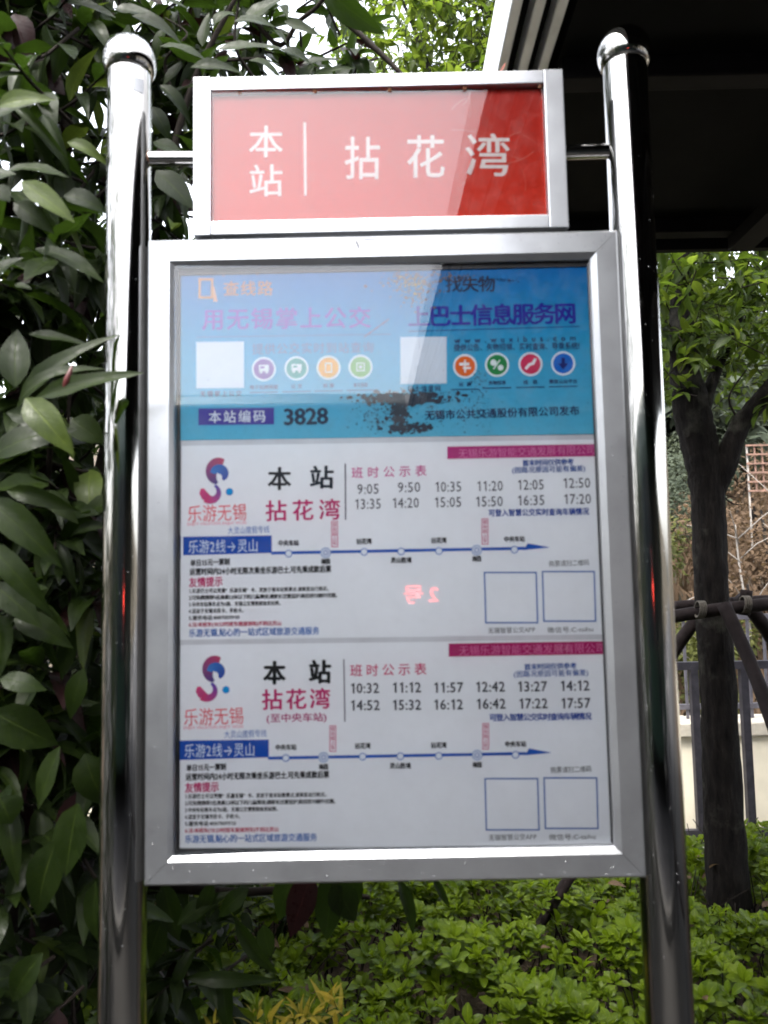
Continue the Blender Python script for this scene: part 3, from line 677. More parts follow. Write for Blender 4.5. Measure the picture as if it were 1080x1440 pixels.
# --- upper sheet
t1 = sheet('timetable_sheet', [(256, 627), (839, 618), (851, 892), (253, 900)], M['paper'], YP,
           'white shuttle bus timetable directly under the blue notice, its departures starting 9:05', 'timetable', group='bus timetables')
def common(t, D, banner, sx=0):
    """parts shared by both sheets; D(x,y) maps sheet-2 pixels to this sheet"""
    def T(s, x0, y0, x1, y1, h, c, bo=.0, **k): a = D(x0, y0); b_ = D(x1, y1); return text(s, *a, *b_, h, c, t, bo, **k)
    T('乐游无锡', 258, 1009, 343, 1006, 23, (226, 84, 96), -.008)
    T('ENJOY VACATION ENJOY WUXI', 258, 1023.5, 342, 1021.5, 4, (232, 120, 140), .0, fit='fit')
    T('大灵山度假专线', 315, 1033, 375, 1031, 10, (40, 104, 180), .0)
    a = D(247 if sx == 0 else 252, 1041.5); b_ = D(378, 1040); c = D(378, 1065); d = D(247 if sx == 0 else 252, 1069)
    poly([d, c, b_, a], (20, 74, 168), t, 'route_band')
    T('乐游2线→灵山', 259, 1056, 359, 1054, 18, (214, 228, 244), .0, lift=.0006, fit='fit')
    a = D(377, 1066.2); b_ = D(740, 1059.6); line(*a, *b_, 4.2, (28, 84, 176), t, 'route_line')
    poly([D(738, 1062.2), D(776, 1058.5), D(744, 1052.5)], (28, 84, 176), t, 'route_arrow', lift=.0003)
    for i, (x, y, s, up) in enumerate([(402, 1066, '中央车站', 1), (455, 1065, '梅园', 0), (510, 1064, '拈花湾', 1), (563, 1063.5, '灵山胜境', 0), (617, 1063, '拈花湾', 1), (671, 1062, '梅园', 0), (725, 1061.5, '中央车站', 1)]):
        q = D(x, y)
        if up == 0 and s == '梅园':
            disc(*q, 7.5, (150, 170, 205), t, 'stop_marker', .0004); disc(*q, 6, (206, 214, 228), t, 'stop_marker', .0005); disc(*q, 3.4, (110, 135, 190), t, 'stop_marker', .0006); disc(*q, 2.2, (220, 225, 235), t, 'stop_marker', .0007)
        else: disc(*q, 5.4, (60, 110, 185), t, 'stop_marker', .0004); disc(*q, 4.2, (225, 230, 238), t, 'stop_marker', .0005)
        wd = {4: 30, 3: 22, 2: 13}[len(s)]; yy = y-15 if up else y+13.5; xs_ = x-wd/2
        T(s, xs_, yy, xs_+wd, yy-.4, 7.6, BK, .05)
    for (x, y0, y1) in ((468, 1020, 1057), (683, 1017, 1054)):
        a = D(x, y0); b_ = D(x, y1); outline(a[0]-4.6, a[1], a[0]+4.6, b_[1], 1.1, (204, 70, 120), t, dxb=b_[0]-a[0])
        for j, ch in enumerate('首末班上车'): T(ch, x-3, y0+5+j*6.6, x+3, y0+5+j*6.6, 5.6, (196, 60, 110), .02, fit='fit')
    T('单日15元一票制', 262, 1080, 318, 1078, 9, BK, .045)
    T('运营时间内24小时无限次乘坐乐游巴士,可先乘成款后票', 261, 1092.5, 463, 1089, 9.4, BK, .045)
    T('友情提示', 260, 1108, 308, 1106, 13, (198, 50, 110), .03)
    tips = [('1.乐游巴士可以凭借“乐游无锡”卡、发放于首末站售票点,请乘客自行购买。', 463), ('2.可免费携带1名身高1.3米以下的儿童乘坐,请家长注意监护,高低班与额外优惠。', 476),
            ('3.中央车站乘车点为6路、无锡公交博爱路始发站旁。', 394), ('4.适宜于无锡市民卡、手机卡。', 341), ('5.服务电话:4007009910', 332), ('6.注:本班车(10:23时班车直接到车)不到达灵山', 392)]
    for i, (s, xe) in enumerate(tips):
        y = 1120 + i*9.6; T(s, 260, y, xe, y-(xe-260)*.014, 6.2, BK if i < 5 else (190, 40, 80), .03)
    T('乐游无锡,贴心的一站式区域旅游交通服务', 260, 1180, 446, 1177, 10.5, (26, 96, 178), .02)
    T('购票请扫二维码', 774, 1083, 832, 1081, 8.5, BK, .0)
    for (x0, y0, x1, y1) in ((681, 1094, 757, 1168), (764, 1093, 840, 1166)):
        a = D(x0, y0); b_ = D(x1, y1); outline(a[0], a[1], b_[0], b_[1], 2, (62, 104, 172), t, dxb=2)
    T('无锡智慧公交APP', 687, 1178, 755, 1176.5, 8, BK, .0, fit='fit'); T('微信号:C-taihu', 772, 1177.5, 838, 1176, 8, BK, .0, fit='fit')
    T('可登入智慧公交实时查询车辆情况', 688, 1009, 832, 1007, 9.6, (28, 64, 150), .035)
    T('首末时间仅供参考', 737, 938, 811, 936, 8.6, (30, 74, 150), .035); T('(因路况原因可能有偏差)', 722, 948, 827, 945.5, 8.6, (30, 74, 150), .02)
def D1(x, y):
    # affine between the sheets, from matching marks: route line, corner marks and headings
    X = x + (5.5 if x < 300 else 5.5 - (x-300)*.0165) - max(0, (1060-y))*.008
    Yv = 778.5 + (y-1066)*.985 - (x-402)*.0035 - (1.0 if y > 1066 else 0)
    return (X, Yv)
common(t1, D1, None, 5)
logo(296, 679.5, .288, t1)
text('本', 376, 673, 410, 673, 31, (30, 32, 40), t1, .03, fit='fit'); text('站', 435, 671, 470, 671, 31, (30, 40, 52), t1, .03, fit='fit')
text('拈花湾', 373, 718.5, 479, 716, 28, MG, t1, .02)
line(485.5, 652, 486, 731, 1.8, (60, 60, 76), t1)
text('班时公示表', 494, 665, 600, 661.5, 15, (200, 70, 140), t1, .01)
poly([(629, 645.5), (838.5, 641.5), (837.5, 624.5), (629, 628)], (176, 44, 118), t1, 'banner'); text('无锡乐游智能交通发展有限公司', 644, 638, 838, 632, 13, (214, 120, 170), t1, .0, lift=.0006)
for (s, x0, x1, y) in [('9:05', 502, 534, 688), ('9:50', 559, 592, 685.5), ('10:35', 611, 650, 684.8), ('11:20', 670, 708, 683.8), ('12:05', 727, 766, 682), ('12:50', 791, 831, 679.5),
                       ('13:35', 498, 537, 709), ('14:20', 551, 590, 707.5), ('15:05', 610, 650, 706.5), ('15:50', 668, 708, 705.5), ('16:35', 727, 767, 703.8), ('17:20', 792, 832, 702)]:
    text(s, x0, y, x1, y-.7, 14.2, (52, 52, 62), t1, .004, fit='fit', name='departure_time')
# --- lower sheet
t2 = sheet('timetable_sheet', [(249, 907), (852, 899.5), (863.5, 1188), (247.5, 1192)], M['paper'], YP,
           'white shuttle bus timetable at the bottom of the case, its departures starting 10:32', 'timetable', group='bus timetables', round_=.012)
common(t2, lambda x, y: (x, y), None)
logo(291, 958, .288, t2)
text('本', 370, 946, 402, 946, 31, (16, 16, 20), t2, .045, fit='fit'); text('站', 434, 944.5, 466, 944.5, 31, (16, 16, 20), t2, .045, fit='fit')
text('拈花湾', 368, 984, 465, 982, 27, MG, t2, .025)
text('(至中央车站)', 374, 1010, 459, 1008, 11.5, (170, 44, 110), t2, .02, fit='fit')
line(483.5, 927, 485, 1015, 1.6, (60, 60, 76), t2)
text('班时公示表', 492, 943, 600, 940.5, 16, (196, 44, 100), t2, .012)
poly([(631, 923.5), (852.5, 920), (851.5, 901.5), (631, 905)], (168, 18, 96), t2, 'banner'); text('无锡乐游智能交通发展有限公司', 645, 915, 852, 911, 13.5, (216, 110, 160), t2, .0, lift=.0006)
for (s, x0, x1, y) in [('10:32', 492, 534, 968), ('11:12', 551, 593, 967), ('11:57', 609, 652, 967), ('12:42', 668, 711, 966), ('13:27', 727, 770, 965.5), ('14:12', 787, 830, 964.5),
                       ('14:52', 492, 535, 992), ('15:32', 551, 593, 991.5), ('16:12', 609, 652, 991), ('16:42', 669, 712, 990), ('17:22', 729, 771, 989.5), ('17:57', 788, 831, 989)]:
    text(s, x0, y, x1, y-.5, 13.8, (38, 40, 50), t2, .022, fit='fit', name='departure_time')

# ------------------------------------------------------------------ bus shelter
ZR = 2.815
sh = empty('bus_shelter', (2.3, -.6, .012)); tag(sh, 'dark roofed bus shelter with pale striped eave trim, overhead at the upper right', 'bus shelter')
SO = Vector(sh.location)
def hb(x0, x1, y0, y1, z0, z1, name, mat, parent=None, bev=0):
    b = MB(); b.box(x0, x1, y0, y1, z0, z1); b.v = [tuple(Vector(v)-SO) for v in b.v]; o = b.build(name, mat, parent or sh)
    if bev: m_ = o.modifiers.new('b', 'BEVEL'); m_.width = bev; m_.segments = 2
    return o
RY0, RY1 = -5.4, 2.74
roof = hb(.285, 5.4, RY0, RY1, ZR+.05, ZR+.16, 'roof', M['roof'])
hb(.425, 5.4, RY0, RY1, ZR+.004, ZR+.049, 'soffit', M['roof'])
for i, xx in enumerate((.283, .333, .381)):
    hb(xx, xx+.0245, RY0-.01, RY1-.004, ZR, ZR+.052+(.12 if i == 0 else 0), 'eave_trim', M['trim'], bev=.004)
for yy in np.arange(RY0+.3, RY1, .86): hb(.43, 5.38, yy, yy+.06, ZR-.05, ZR+.003, 'cross_beam', M['beam'], bev=.004)
hb(1.2, 1.28, RY0, RY1-.05, ZR-.10, ZR-.052, 'main_beam', M['beam']); hb(2.26, 2.36, RY0, RY1-.05, ZR-.12, ZR-.052, 'main_beam', M['beam'])
hb(.42, 5.4, RY1+.001, RY1+.03, ZR-.07, ZR+.165, 'end_fascia', M['beam'])
for yy in (-3.4, -.6, 2.2): hb(2.26, 2.36, yy, yy+.1, .012, ZR-.121, 'post', M['beam'], bev=.006)
hb(2.0, 2.25, -3, 1.2, .43, .47, 'bench_seat', M['stake'])
for yy in (-2.8, 1.0): hb(2.05, 2.2, yy, yy+.05, .012, .429, 'bench_leg', M['beam'])

# ------------------------------------------------------------------ fences and wall beyond the bed
def fence(y, x0, x1, z0, z1, step, wbar, wrail, mat, label, name, rails, post=0):
    f = empty(name, (x0, y, z0)); tag(f, label, 'fence'); o_ = Vector(f.location)
    b = MB(); b.box(-wbar/2, wbar/2, -wbar/2, wbar/2, 0, z1-z0-.0); bm_ = b.mesh('baluster', mat)
    n = int((x1-x0)/step)
    for i in range(n+1):
        link(bpy.data.objects.new('baluster', bm_), f).location = (i*step, 0, 0)
    for zr in rails:
        b = MB(); b.box(-.05, x1-x0+.05, -wrail*.5, wrail*.5, zr-z0-wrail*.55, zr-z0+wrail*.55); b.build('rail', mat, f)
    return f
pf = P(980, 1173, 4.6)
xs0 = P(981, 1050, 4.6).x
fence(4.61, xs0-.283*12, xs0+.283*9, .10, P(980, 936, 4.61).z, .283, .042, .040, M['iron'], 'black metal railing with square bars, in front of the cream wall', 'metal_railing', [P(980, 936, 4.61).z, pf.z])
zc = P(1000, 1015, 5.2).z
gw = empty('garden_wall', (-3, 5.2, -.35)); tag(gw, 'low cream rendered wall with stone coping, behind the black railing', 'wall')
b = MB(); b.box(0, 11, 0, .22, 0, zc+.35-.09); b.build('wall_face', M['cream'], gw)
b = MB()
for k in range(18):
    b2 = MB(); b2.box(k*.62+.002, k*.62+.617, -.04, .26, zc+.35-.089, zc+.35); o = b2.build('coping_stone', M['coping'], gw); mm = o.modifiers.new('b', 'BEVEL'); mm.width = .01; mm.segments = 2
fence(5.31, -3+.1, 7.8, zc+.002, P(1000, 868, 5.31).z, .105, .016, .03, M['iron_far'], 'thin grey railing standing on the coping of the cream wall', 'wall_railing', [P(1000, 868, 5.31).z, zc+.08])

# ------------------------------------------------------------------ right tree, stakes
TY = 3.55
tr = empty('camphor_tree', P(1022, 1320, TY)); tr.location.z = .02
tag(tr, 'dark trunked tree with forked stem at the right, held by wooden stakes', 'tree'); TO = Vector(tr.location)
def curve_pts(pp, n=4):
    out = []
    for i in range(len(pp)-1):
        p0, p1, p2, p3 = pp[max(i-1, 0)], pp[i], pp[i+1], pp[min(i+2, len(pp)-1)]
        for k in range(n):
            t = k/n
            out.append(tuple(.5*((2*b)+(-a+c)*t+(2*a-5*b+4*c-d)*t*t+(-a+3*b-3*c+d)*t**3) for a, b, c, d in zip(p0, p1, p2, p3)))
    out.append(tuple(pp[-1])); return out
def limb(pts4, parent, off, name, mat, n=14, wob=.14, sub=5):
    """pts4: (px,py,Y,halfwidth px)"""
    c = []
    for (px, py, Y, hw) in pts4:
        p = P(px, py, Y); c.append((p.x-off.x, p.y-off.y, p.z-off.z, hw*Y/FPX))
    c = curve_pts(c, sub); b = MB(); b.tube([q[:3] for q in c], [q[3] for q in c], n, wob=wob); return b.build(name, mat, parent, True)
limb([(1030, 1345, TY, 38), (1027, 1290, TY, 30), (1018, 1150, TY, 26), (1009, 950, TY, 24), (1000, 820, TY, 23), (995, 700, TY, 23), (987, 640, TY, 25), (972, 575, TY, 25), (962, 500, TY, 20), (958, 400, TY+.05, 15), (965, 300, TY+.1, 11), (980, 150, TY+.15, 8)], tr, TO, 'trunk', M['bark'], 18, .12, 8)
limb([(1000, 700, TY, 16), (1020, 650, TY-.02, 17), (1040, 600, TY-.04, 14), (1062, 572, TY-.06, 13), (1090, 535, TY-.08, 11), (1140, 450, TY-.1, 9), (1180, 340, TY-.1, 6)], tr, TO, 'branch', M['bark'], 12, .15)
limb([(985, 600, TY, 10), (1000, 540, TY+.05, 8), (1030, 470, TY+.1, 6), (1060, 400, TY+.1, 4)], tr, TO, 'branch', M['bark'], 10, .15)
for q in ([(1035, 620, TY, 2.2), (1010, 655, TY, 1.6), (1012, 690, TY, 1.2), (1035, 700, TY, .7)], [(985, 640, TY, 2), (1020, 700, TY-.03, 1.2), (1040, 710, TY-.05, .6)], [(1045, 600, TY, 2), (1025, 560, TY, 1.4), (1050, 520, TY, 1)]):
    limb(q, tr, TO, 'twig', M['twig'], 6, 0)
def leafy(parent, off, tpls, mats_main, spots, nmax, leaf_len, seed, per=(5, 9), spread=.16, name='leaf', droop=.4, twig=True, stuffname='foliage', young=None, wscale=(.8, 1.1)):
    """sprays: each spot is a world point; a spray of leaves around a short twig. Nearest leaves become single parts."""
    rnd = random.Random(seed); items = []; tb = MB()
    for s in spots:
        c = Vector(s[:3]); dirn = Vector((rnd.gauss(0, 1), rnd.gauss(0, .8), rnd.gauss(-.1, .6)));
        if len(s) > 3: dirn += Vector(s[3])*1.6
        dirn.normalize(); L = spread*rnd.uniform(.7, 1.3); k = rnd.randint(*per)
        if twig: tb.tube([c-dirn*L, c+Vector((0, 0, -.01)), c+dirn*L*.6], [.0035*leaf_len/.1, .0028*leaf_len/.1, .0014*leaf_len/.1], 5, cap=False)
        ref = dirn.cross(Vector((.1, .2, 1))).normalized()
        for j in range(k):
            t = j/max(1, k-1); base = c + dirn*L*(-.5+1.1*t); ang = j*2.4+rnd.uniform(-.4, .4)
            side = (ref*math.cos(ang) + dirn.cross(ref)*math.sin(ang))
            d = (side*(1-.55*t) + dirn*(.35+.8*t) + Vector((0, 0, -droop*rnd.uniform(-.3, 1.5)))).normalized()
            ll = leaf_len*rnd.uniform(.65, 1.2); up = Vector((rnd.gauss(0, .35), rnd.gauss(-.25, .35), 1))
            items.append((basis(base, base+d*ll, up, rnd.uniform(*wscale)), rnd.randrange(len(tpls)), base))
    items.sort(key=lambda q: (q[2]-CAM).length if (abs(((q[2]-CAM).dot(RI))/max(.01, (q[2]-CAM).dot(F_))) < .50 and (q[2]-CAM).dot(F_) > 0 and abs(((q[2]-CAM).dot(UP))/max(.01, (q[2]-CAM).dot(F_))) < .66) else 99+rnd.random())
    single, rest = items[:nmax], items[nmax:]
    meshes = {}
    To = Matrix.Translation(-off)
    for m_, v, bs_ in single:
        mi = rnd.choices(range(len(mats_main)), [x[1] for x in mats_main])[0]
        if (v, mi) not in meshes: meshes[(v, mi)] = leaf_mesh(name, tpls[v], mats_main[mi][0])
        o = bpy.data.objects.new(name, meshes[(v, mi)]); link(o, parent); o.matrix_basis = To @ m_
    if rest:
        # main material and a smaller share with the second one
        parts = [[] for _ in mats_main]
        for q in rest: parts[rnd.choices(range(len(mats_main)), [x[1] for x in mats_main])[0]].append((To @ q[0], q[1]))
        for k, pt in enumerate(parts):
            if pt: merged_leaves(stuffname, tpls, [mats_main[k][0]], pt, parent)
    if twig:
        tb.v = [tuple(Vector(v)-off) for v in tb.v]; o = tb.build('twigs', M['twig'], parent, True); o['kind'] = 'stuff'
small = [leaf_template(5, 2, .46, .3, .3, .05, 1, s) for s in range(3)]
rnd = random.Random(11); spots = []
for k in range(520):
    px = rnd.uniform(880, 1160); py = 200 + 380*rnd.random()**.9; Y = rnd.uniform(3.1, 4.7)
    if py > 500 and rnd.random() < (py-490)/110: continue
    p = P(px, py, Y); spots.append(tuple(p))
for k in range(260):
    px = rnd.uniform(720, 1400); py = rnd.uniform(-250, 420); spots.append(tuple(P(px, py, rnd.uniform(2.9, 4.9))))
leafy(tr, TO, small, [(M['camphor'], 3), (M['camphor_light'], 1.2)], spots, 300, .085, 21, (7, 11), .12)

st = empty('tree_support', P(1005, 1320, TY)); st.location.z = .02; tag(st, 'dark wooden stakes and crossbars lashed around the forked tree trunk', 'tree support'); STO = Vector(st.location)
for q in ([(940, 868, TY-.06, 9), (1012, 857, TY-.16, 9), (1110, 846, TY-.12, 9)],
          [(950, 852, TY+.2, 7), (1100, 842, TY+.22, 7)],
          [(1018, 850, TY-.2, 9.5), (1052, 925, TY-.32, 9.5), (1090, 1025, TY-.5, 10), (1150, 1210, TY-.7, 10)],
          [(1040, 838, TY+.1, 9), (1068, 872, TY+.12, 10), (1110, 935, TY+.2, 10), (1260, 1180, TY+.5, 10)],
          [(1000, 845, TY+.1, 9), (965, 890, TY+.1, 9), (930, 945, TY+.1, 9), (850, 1080, TY+.1, 10)],
          [(1050, 830, TY-.08, 8), (1046, 865, TY-.08, 8)]):
    limb(q, st, STO, 'stake', M['stake'], 12, .1)
for (px, py, r) in ((985, 857, 11), (1048, 850, 12)):
    b = MB(); c = P(px, py, TY-.17)-STO
    for k in range(4):
        pts = [(c.x+(k-1.5)*.008+.004*math.sin(a), c.y+.032*math.cos(a), c.z+.034*math.sin(a)) for a in np.linspace(0, 2*math.pi, 15)]
        b.tube(pts, .0038, 6, cap=False)
    b.build('rope_lashing', M['rope'], st, True)
# leaning stake seen below the notice case
sk = empty('leaning_stake', P(735, 1345, 3.0)); sk.location.z = .02; tag(sk, 'thin leaning wooden stake rising from the ground cover under the notice case', 'stake')
limb([(728, 1352, 3.0, 7), (762, 1296, 3.0, 7), (800, 1235, 3.0, 7.5), (880, 1100, 3.0, 7)], sk, Vector(sk.location), 'shaft', M['stake'], 12, .12)

# ------------------------------------------------------------------ tree behind, top centre
Y2 = 5.9
tb_ = empty('leafy_tree', (P(700, 0, Y2).x, Y2, .0)); tag(tb_, 'bright leaved tree showing above the red name panel, against the sky', 'tree'); T2 = Vector(tb_.location)
limb([(700, 1150, Y2, 16), (710, 800, Y2, 15), (722, 400, Y2, 13), (722, 100, Y2, 9), (700, 40, Y2, 7), (660, -30, Y2, 5.5), (630, -150, Y2, 4)], tb_, T2, 'trunk', M['bark'], 12, .12)
for q in ([(722, 300, Y2, 8), (640, 200, Y2-.1, 5), (590, 60, Y2-.2, 3), (540, -60, Y2-.2, 2)], [(722, 120, Y2, 6), (760, 10, Y2, 4), (800, -100, Y2, 3)], [(705, 100, Y2-.1, 3), (680, 60, Y2-.2, 3), (640, 30, Y2-.2, 1.5)]):
    limb(q, tb_, T2, 'branch', M['bark'], 8, .1)
rnd = random.Random(12); spots = []
for k in range(820):
    px = rnd.gauss(640, 105); py = rnd.gauss(75, 110)
    if px < 470 + max(0, 40-py)*.9: continue
    spots.append(tuple(P(px, py, rnd.uniform(5.0, 6.6))))
leafy(tb_, T2, small, [(M['camphor_light'], 3), (M['camphor'], 1.3)], spots, 300, .10, 22, (6, 10), .15)

# ------------------------------------------------------------------ large-leaved shrub at the left
big = [leaf_template(8, 3, w_, f_, c_, wv, 1, s) for s, (w_, f_, c_, wv) in enumerate([(.40, .35, .35, .10), (.44, .2, .15, .12), (.36, .4, .6, .08), (.42, .15, .45, .14)])]
# trims the template to an even column count so that the midrib is an edge
big = [leaf_template(6, 4, w_, f_, c_, wv, 1, s) for s, (w_, f_, c_, wv) in enumerate([(.38, .35, .35, .10), (.42, .2, .15, .12), (.34, .4, .6, .08), (.40, .15, .45, .14)])]
BX = Vector((-.95, 2.0, .02)); bsn = empty('broad_leaved_shrub', BX); tag(bsn, 'tall dark evergreen shrub with large glossy leaves crowding the left post', 'shrub')
for q in ([(-120, 1500, 2.0, 20), (-60, 1100, 2.0, 17), (20, 700, 1.95, 14), (60, 350, 1.9, 10), (120, 60, 1.9, 7), (200, -120, 1.9, 5)],
          [(-60, 1500, 2.1, 15), (60, 1150, 2.05, 12), (110, 800, 1.9, 9), (200, 420, 1.9, 7), (260, 150, 1.9, 5), (330, 0, 1.85, 3.5), (380, -80, 1.8, 2.5)],
          [(30, 500, 1.9, 7), (90, 420, 1.8, 6), (110, 310, 1.75, 4), (170, 250, 1.7, 2)],
          [(-30, 1000, 1.9, 8), (40, 850, 1.7, 6), (70, 640, 1.5, 4), (60, 560, 1.35, 3)],
          [(60, 1300, 2.1, 10), (200, 1250, 2.1, 8), (330, 1255, 2.0, 6), (430, 1250, 1.95, 5), (520, 1262, 1.9, 3)],
          [(300, -60, 1.9, 4), (385, 60, 1.95, 3.6), (420, 30, 1.9, 3.4), (452, 2, 1.85, 3), (480, -60, 1.8, 3)],
          [(430, -60, 1.85, 4), (468, 12, 1.85, 3.6), (510, 52, 1.85, 4.2), (560, 100, 1.85, 3.8), (600, 150, 1.85, 2)],
          [(250, 150, 1.9, 3), (232, 90, 1.85, 2.4), (255, 60, 1.8, 2), (262, 45, 1.8, 1.4), (232, 25, 1.8, 1)],
          [(380, 140, 2.0, 3), (350, 100, 1.95, 2.6), (330, 60, 1.9, 2), (338, -10, 1.9, 2)]):
    limb(q, bsn, BX, 'stem', M['twig'], 9, .08)
def hero(bx, by, tx, ty, Y, wd, mat, v=0, dY=0.0, face=(-.1, -1, .45)):
    a = P(bx, by, Y); c = P(tx, ty, Y+dY); L = (c-a).length; Lp = math.hypot(tx-bx, ty-by)
    tpl_w = [.38, .42, .34, .40][v]; ws = (wd/Lp)/tpl_w
    key = ('h', v, mat)
    if key not in HM: HM[key] = leaf_mesh('leaf', big[v], M[mat])
    o = bpy.data.objects.new('leaf', HM[key]); link(o, bsn); o.matrix_basis = Matrix.Translation(-BX) @ basis(a, c, face, ws)
    return o
HM = {}
H = [ # cluster crossing the left post
 (50, 560, 197, 517, 1.22, 34, 'leaf', 1, -.02), (24, 575, 150, 452, 1.27, 40, 'leaf', 0, 0), (36, 560, 96, 628, 1.2, 42, 'leaf_young', 3, -.03), (22, 545, 20, 455, 1.3, 44, 'leaf', 0, .02),
 (30, 560, 128, 495, 1.24, 30, 'leaf', 2, 0), (10, 580, 95, 600, 1.2, 34, 'leaf', 1, 0), (40, 470, 128, 482, 1.33, 26, 'leaf', 1, .02),
 (-10, 640, 95, 590, 1.3, 60, 'leaf', 3, 0), (100, 590, 145, 620, 1.38, 44, 'leaf', 0, 0), (-20, 700, 85, 790, 1.28, 52, 'leaf', 0, 0), (-20, 760, 70, 860, 1.27, 40, 'leaf', 3, 0),
 (10, 690, 105, 712, 1.35, 30, 'leaf', 2, 0), (60, 690, 110, 735, 1.4, 30, 'leaf', 1, 0),
 # upper left
 (-5, 150, 72, 130, 1.28, 34, 'leaf_young', 0, 0), (-10, 165, 50, 140, 1.3, 30, 'leaf', 1, 0), (15, 145, 88, 208, 1.33, 17, 'leaf', 2, 0), (10, 240, 90, 232, 1.3, 30, 'leaf', 3, 0),
 (30, 255, 104, 308, 1.27, 38, 'leaf_young', 1, 0), (-10, 250, 20, 240, 1.25, 30, 'leaf', 0, 0), (20, 285, 73, 322, 1.29, 34, 'leaf', 0, 0), (-8, 262, 14, 282, 1.24, 30, 'leaf', 1, 0),
 (50, 350, 146, 378, 1.33, 40, 'leaf', 3, 0), (90, 275, 150, 288, 1.38, 36, 'leaf', 2, 0), (-20, 400, 25, 355, 1.3, 40, 'leaf', 0, 0), (95, 200, 150, 220, 1.4, 24, 'leaf_young', 2, 0),
 (20, 400, 45, 405, 1.3, 16, 'leaf', 1, 0), (60, 160, 98, 240, 1.38, 22, 'leaf', 0, 0),
 # lower left
 (0, 955, 62, 965, 1.32, 34, 'leaf', 3, 0), (118, 940, 92, 1015, 1.4, 34, 'leaf', 3, 0), (84, 1050, 48, 1140, 1.42, 40, 'leaf', 1, 0), (-10, 1000, 80, 1050, 1.45, 70, 'leaf', 0, .03), (110, 1130, 88, 1235, 1.4, 62, 'leaf', 1, 0),
 (0, 1120, 15, 1160, 1.4, 60, 'leaf', 0, 0), (80, 1180, 40, 1300, 1.42, 60, 'leaf', 3, 0), (135, 1240, 128, 1330, 1.45, 34, 'leaf', 0, 0), (60, 1340, 0, 1420, 1.45, 46, 'leaf', 2, 0),
 (120, 1060, 146, 1140, 1.5, 60, 'leaf', 2, 0), (20, 870, 100, 900, 1.4, 44, 'leaf', 2, 0), (-10, 820, 60, 880, 1.36, 44, 'leaf', 1, 0), (150, 740, 92, 745, 1.45, 22, 'leaf', 2, 0),
 # maroon leaves deep in the shrub
 (20, 20, 40, 85, 1.6, 46, 'leaf_red', 0, 0), (40, 85, 90, 130, 1.65, 46, 'leaf_red', 1, 0), (0, 30, 15, 100, 1.6, 50, 'leaf_red', 3, 0), (90, 650, 130, 720, 1.6, 36, 'leaf_red', 1, 0), (5, 430, 5, 520, 1.55, 40, 'leaf_red', 0, 0),
 (440, 1225, 405, 1322, 1.75, 50, 'leaf_red', 1, 0), (470, 1238, 500, 1300, 1.75, 50, 'leaf', 0, 0), (470, 1225, 455, 1330, 1.76, 50, 'leaf', 0, 0), (415, 1225, 385, 1300, 1.78, 44, 'leaf', 3, 0), (500, 1225, 490, 1295, 1.78, 34, 'leaf', 1, 0),
 (560, 1235, 590, 1322, 1.8, 22, 'leaf', 2, 0), (608, 1232, 636, 1282, 1.8, 13, 'leaf', 2, 0),
 (250, 1300, 320, 1250, 1.8, 32, 'leaf', 0, 0), (230, 1290, 200, 1370, 1.8, 46, 'leaf', 1, 0), (330, 1290, 390, 1385, 1.85, 26, 'leaf', 2, 0), (300, 1240, 275, 1300, 1.8, 26, 'leaf', 1, 0), (260, 1375, 390, 1380, 1.85, 24, 'leaf', 3, 0), (370, 1300, 380, 1350, 1.8, 30, 'leaf', 1, 0),
 (350, 1250, 300, 1290, 1.8, 30, 'leaf', 3, 0), (230, 1240, 250, 1330, 1.82, 40, 'leaf', 0, 0),
 # against the sky, top centre
 (455, -20, 532, 50, 1.62, 44, 'leaf', 0, 0, (0, -.6, -1)), (400, 30, 450, 47, 1.8, 20, 'leaf', 1, 0), (395, 70, 438, 82, 1.8, 30, 'leaf', 0, 0), (425, 90, 480, 80, 1.85, 22, 'leaf', 1, 0), (440, 105, 500, 92, 1.85, 12, 'leaf', 1, 0),
 (186, 22, 255, 48, 1.55, 32, 'leaf', 0, 0), (160, 12, 220, 18, 1.6, 30, 'leaf', 1, 0), (225, 65, 290, 70, 1.65, 28, 'leaf', 3, 0), (268, 95, 340, 92, 1.62, 26, 'leaf', 0, 0), (285, 65, 292, 15, 1.7, 22, 'leaf', 1, 0),
 (305, 70, 400, 62, 1.66, 32, 'leaf', 1, 0), (330, 30, 385, 25, 1.7, 30, 'leaf', 3, 0), (300, 35, 325, 8, 1.7, 20, 'leaf', 2, 0), (350, 85, 400, 100, 1.7, 26, 'leaf', 2, 0), (232, 40, 215, 80, 1.7, 26, 'leaf', 0, 0),
 (345, 30, 400, -10, 1.75, 34, 'leaf', 1, 0), (190, 0, 262, -6, 1.7, 30, 'leaf', 3, 0), (262, 85, 225, 120, 1.75, 26, 'leaf', 1, 0),
 # between post and panel
 (220, 240, 272, 290, 1.5, 44, 'leaf', 1, 0), (215, 200, 260, 215, 1.6, 30, 'leaf', 0, 0), (225, 120, 270, 160, 1.7, 24, 'leaf', 2, 0), (214, 150, 240, 195, 1.7, 24, 'leaf', 3, 0),
]
for h in H:
    hero(*h[:6], h[6], h[7], h[8], h[9] if len(h) > 9 else (random.uniform(-.3, .2), -1, random.uniform(.2, .9)))
b = MB(); a_ = P(88, 555, 1.22)-BX; c_ = P(102, 512, 1.21)-BX; b.tube([a_, a_.lerp(c_, .5), c_], [.004, .0058, .0008], 8); b.build('bud', M['bud'], bsn, True)
b = MB(); a_ = P(150, 738, 1.5)-BX; c_ = P(80, 742, 1.5)-BX; b.tube([a_, c_], [.002, .004], 6); b.build('bud', M['bud'], bsn, True)
rnd = random.Random(5); spots = []
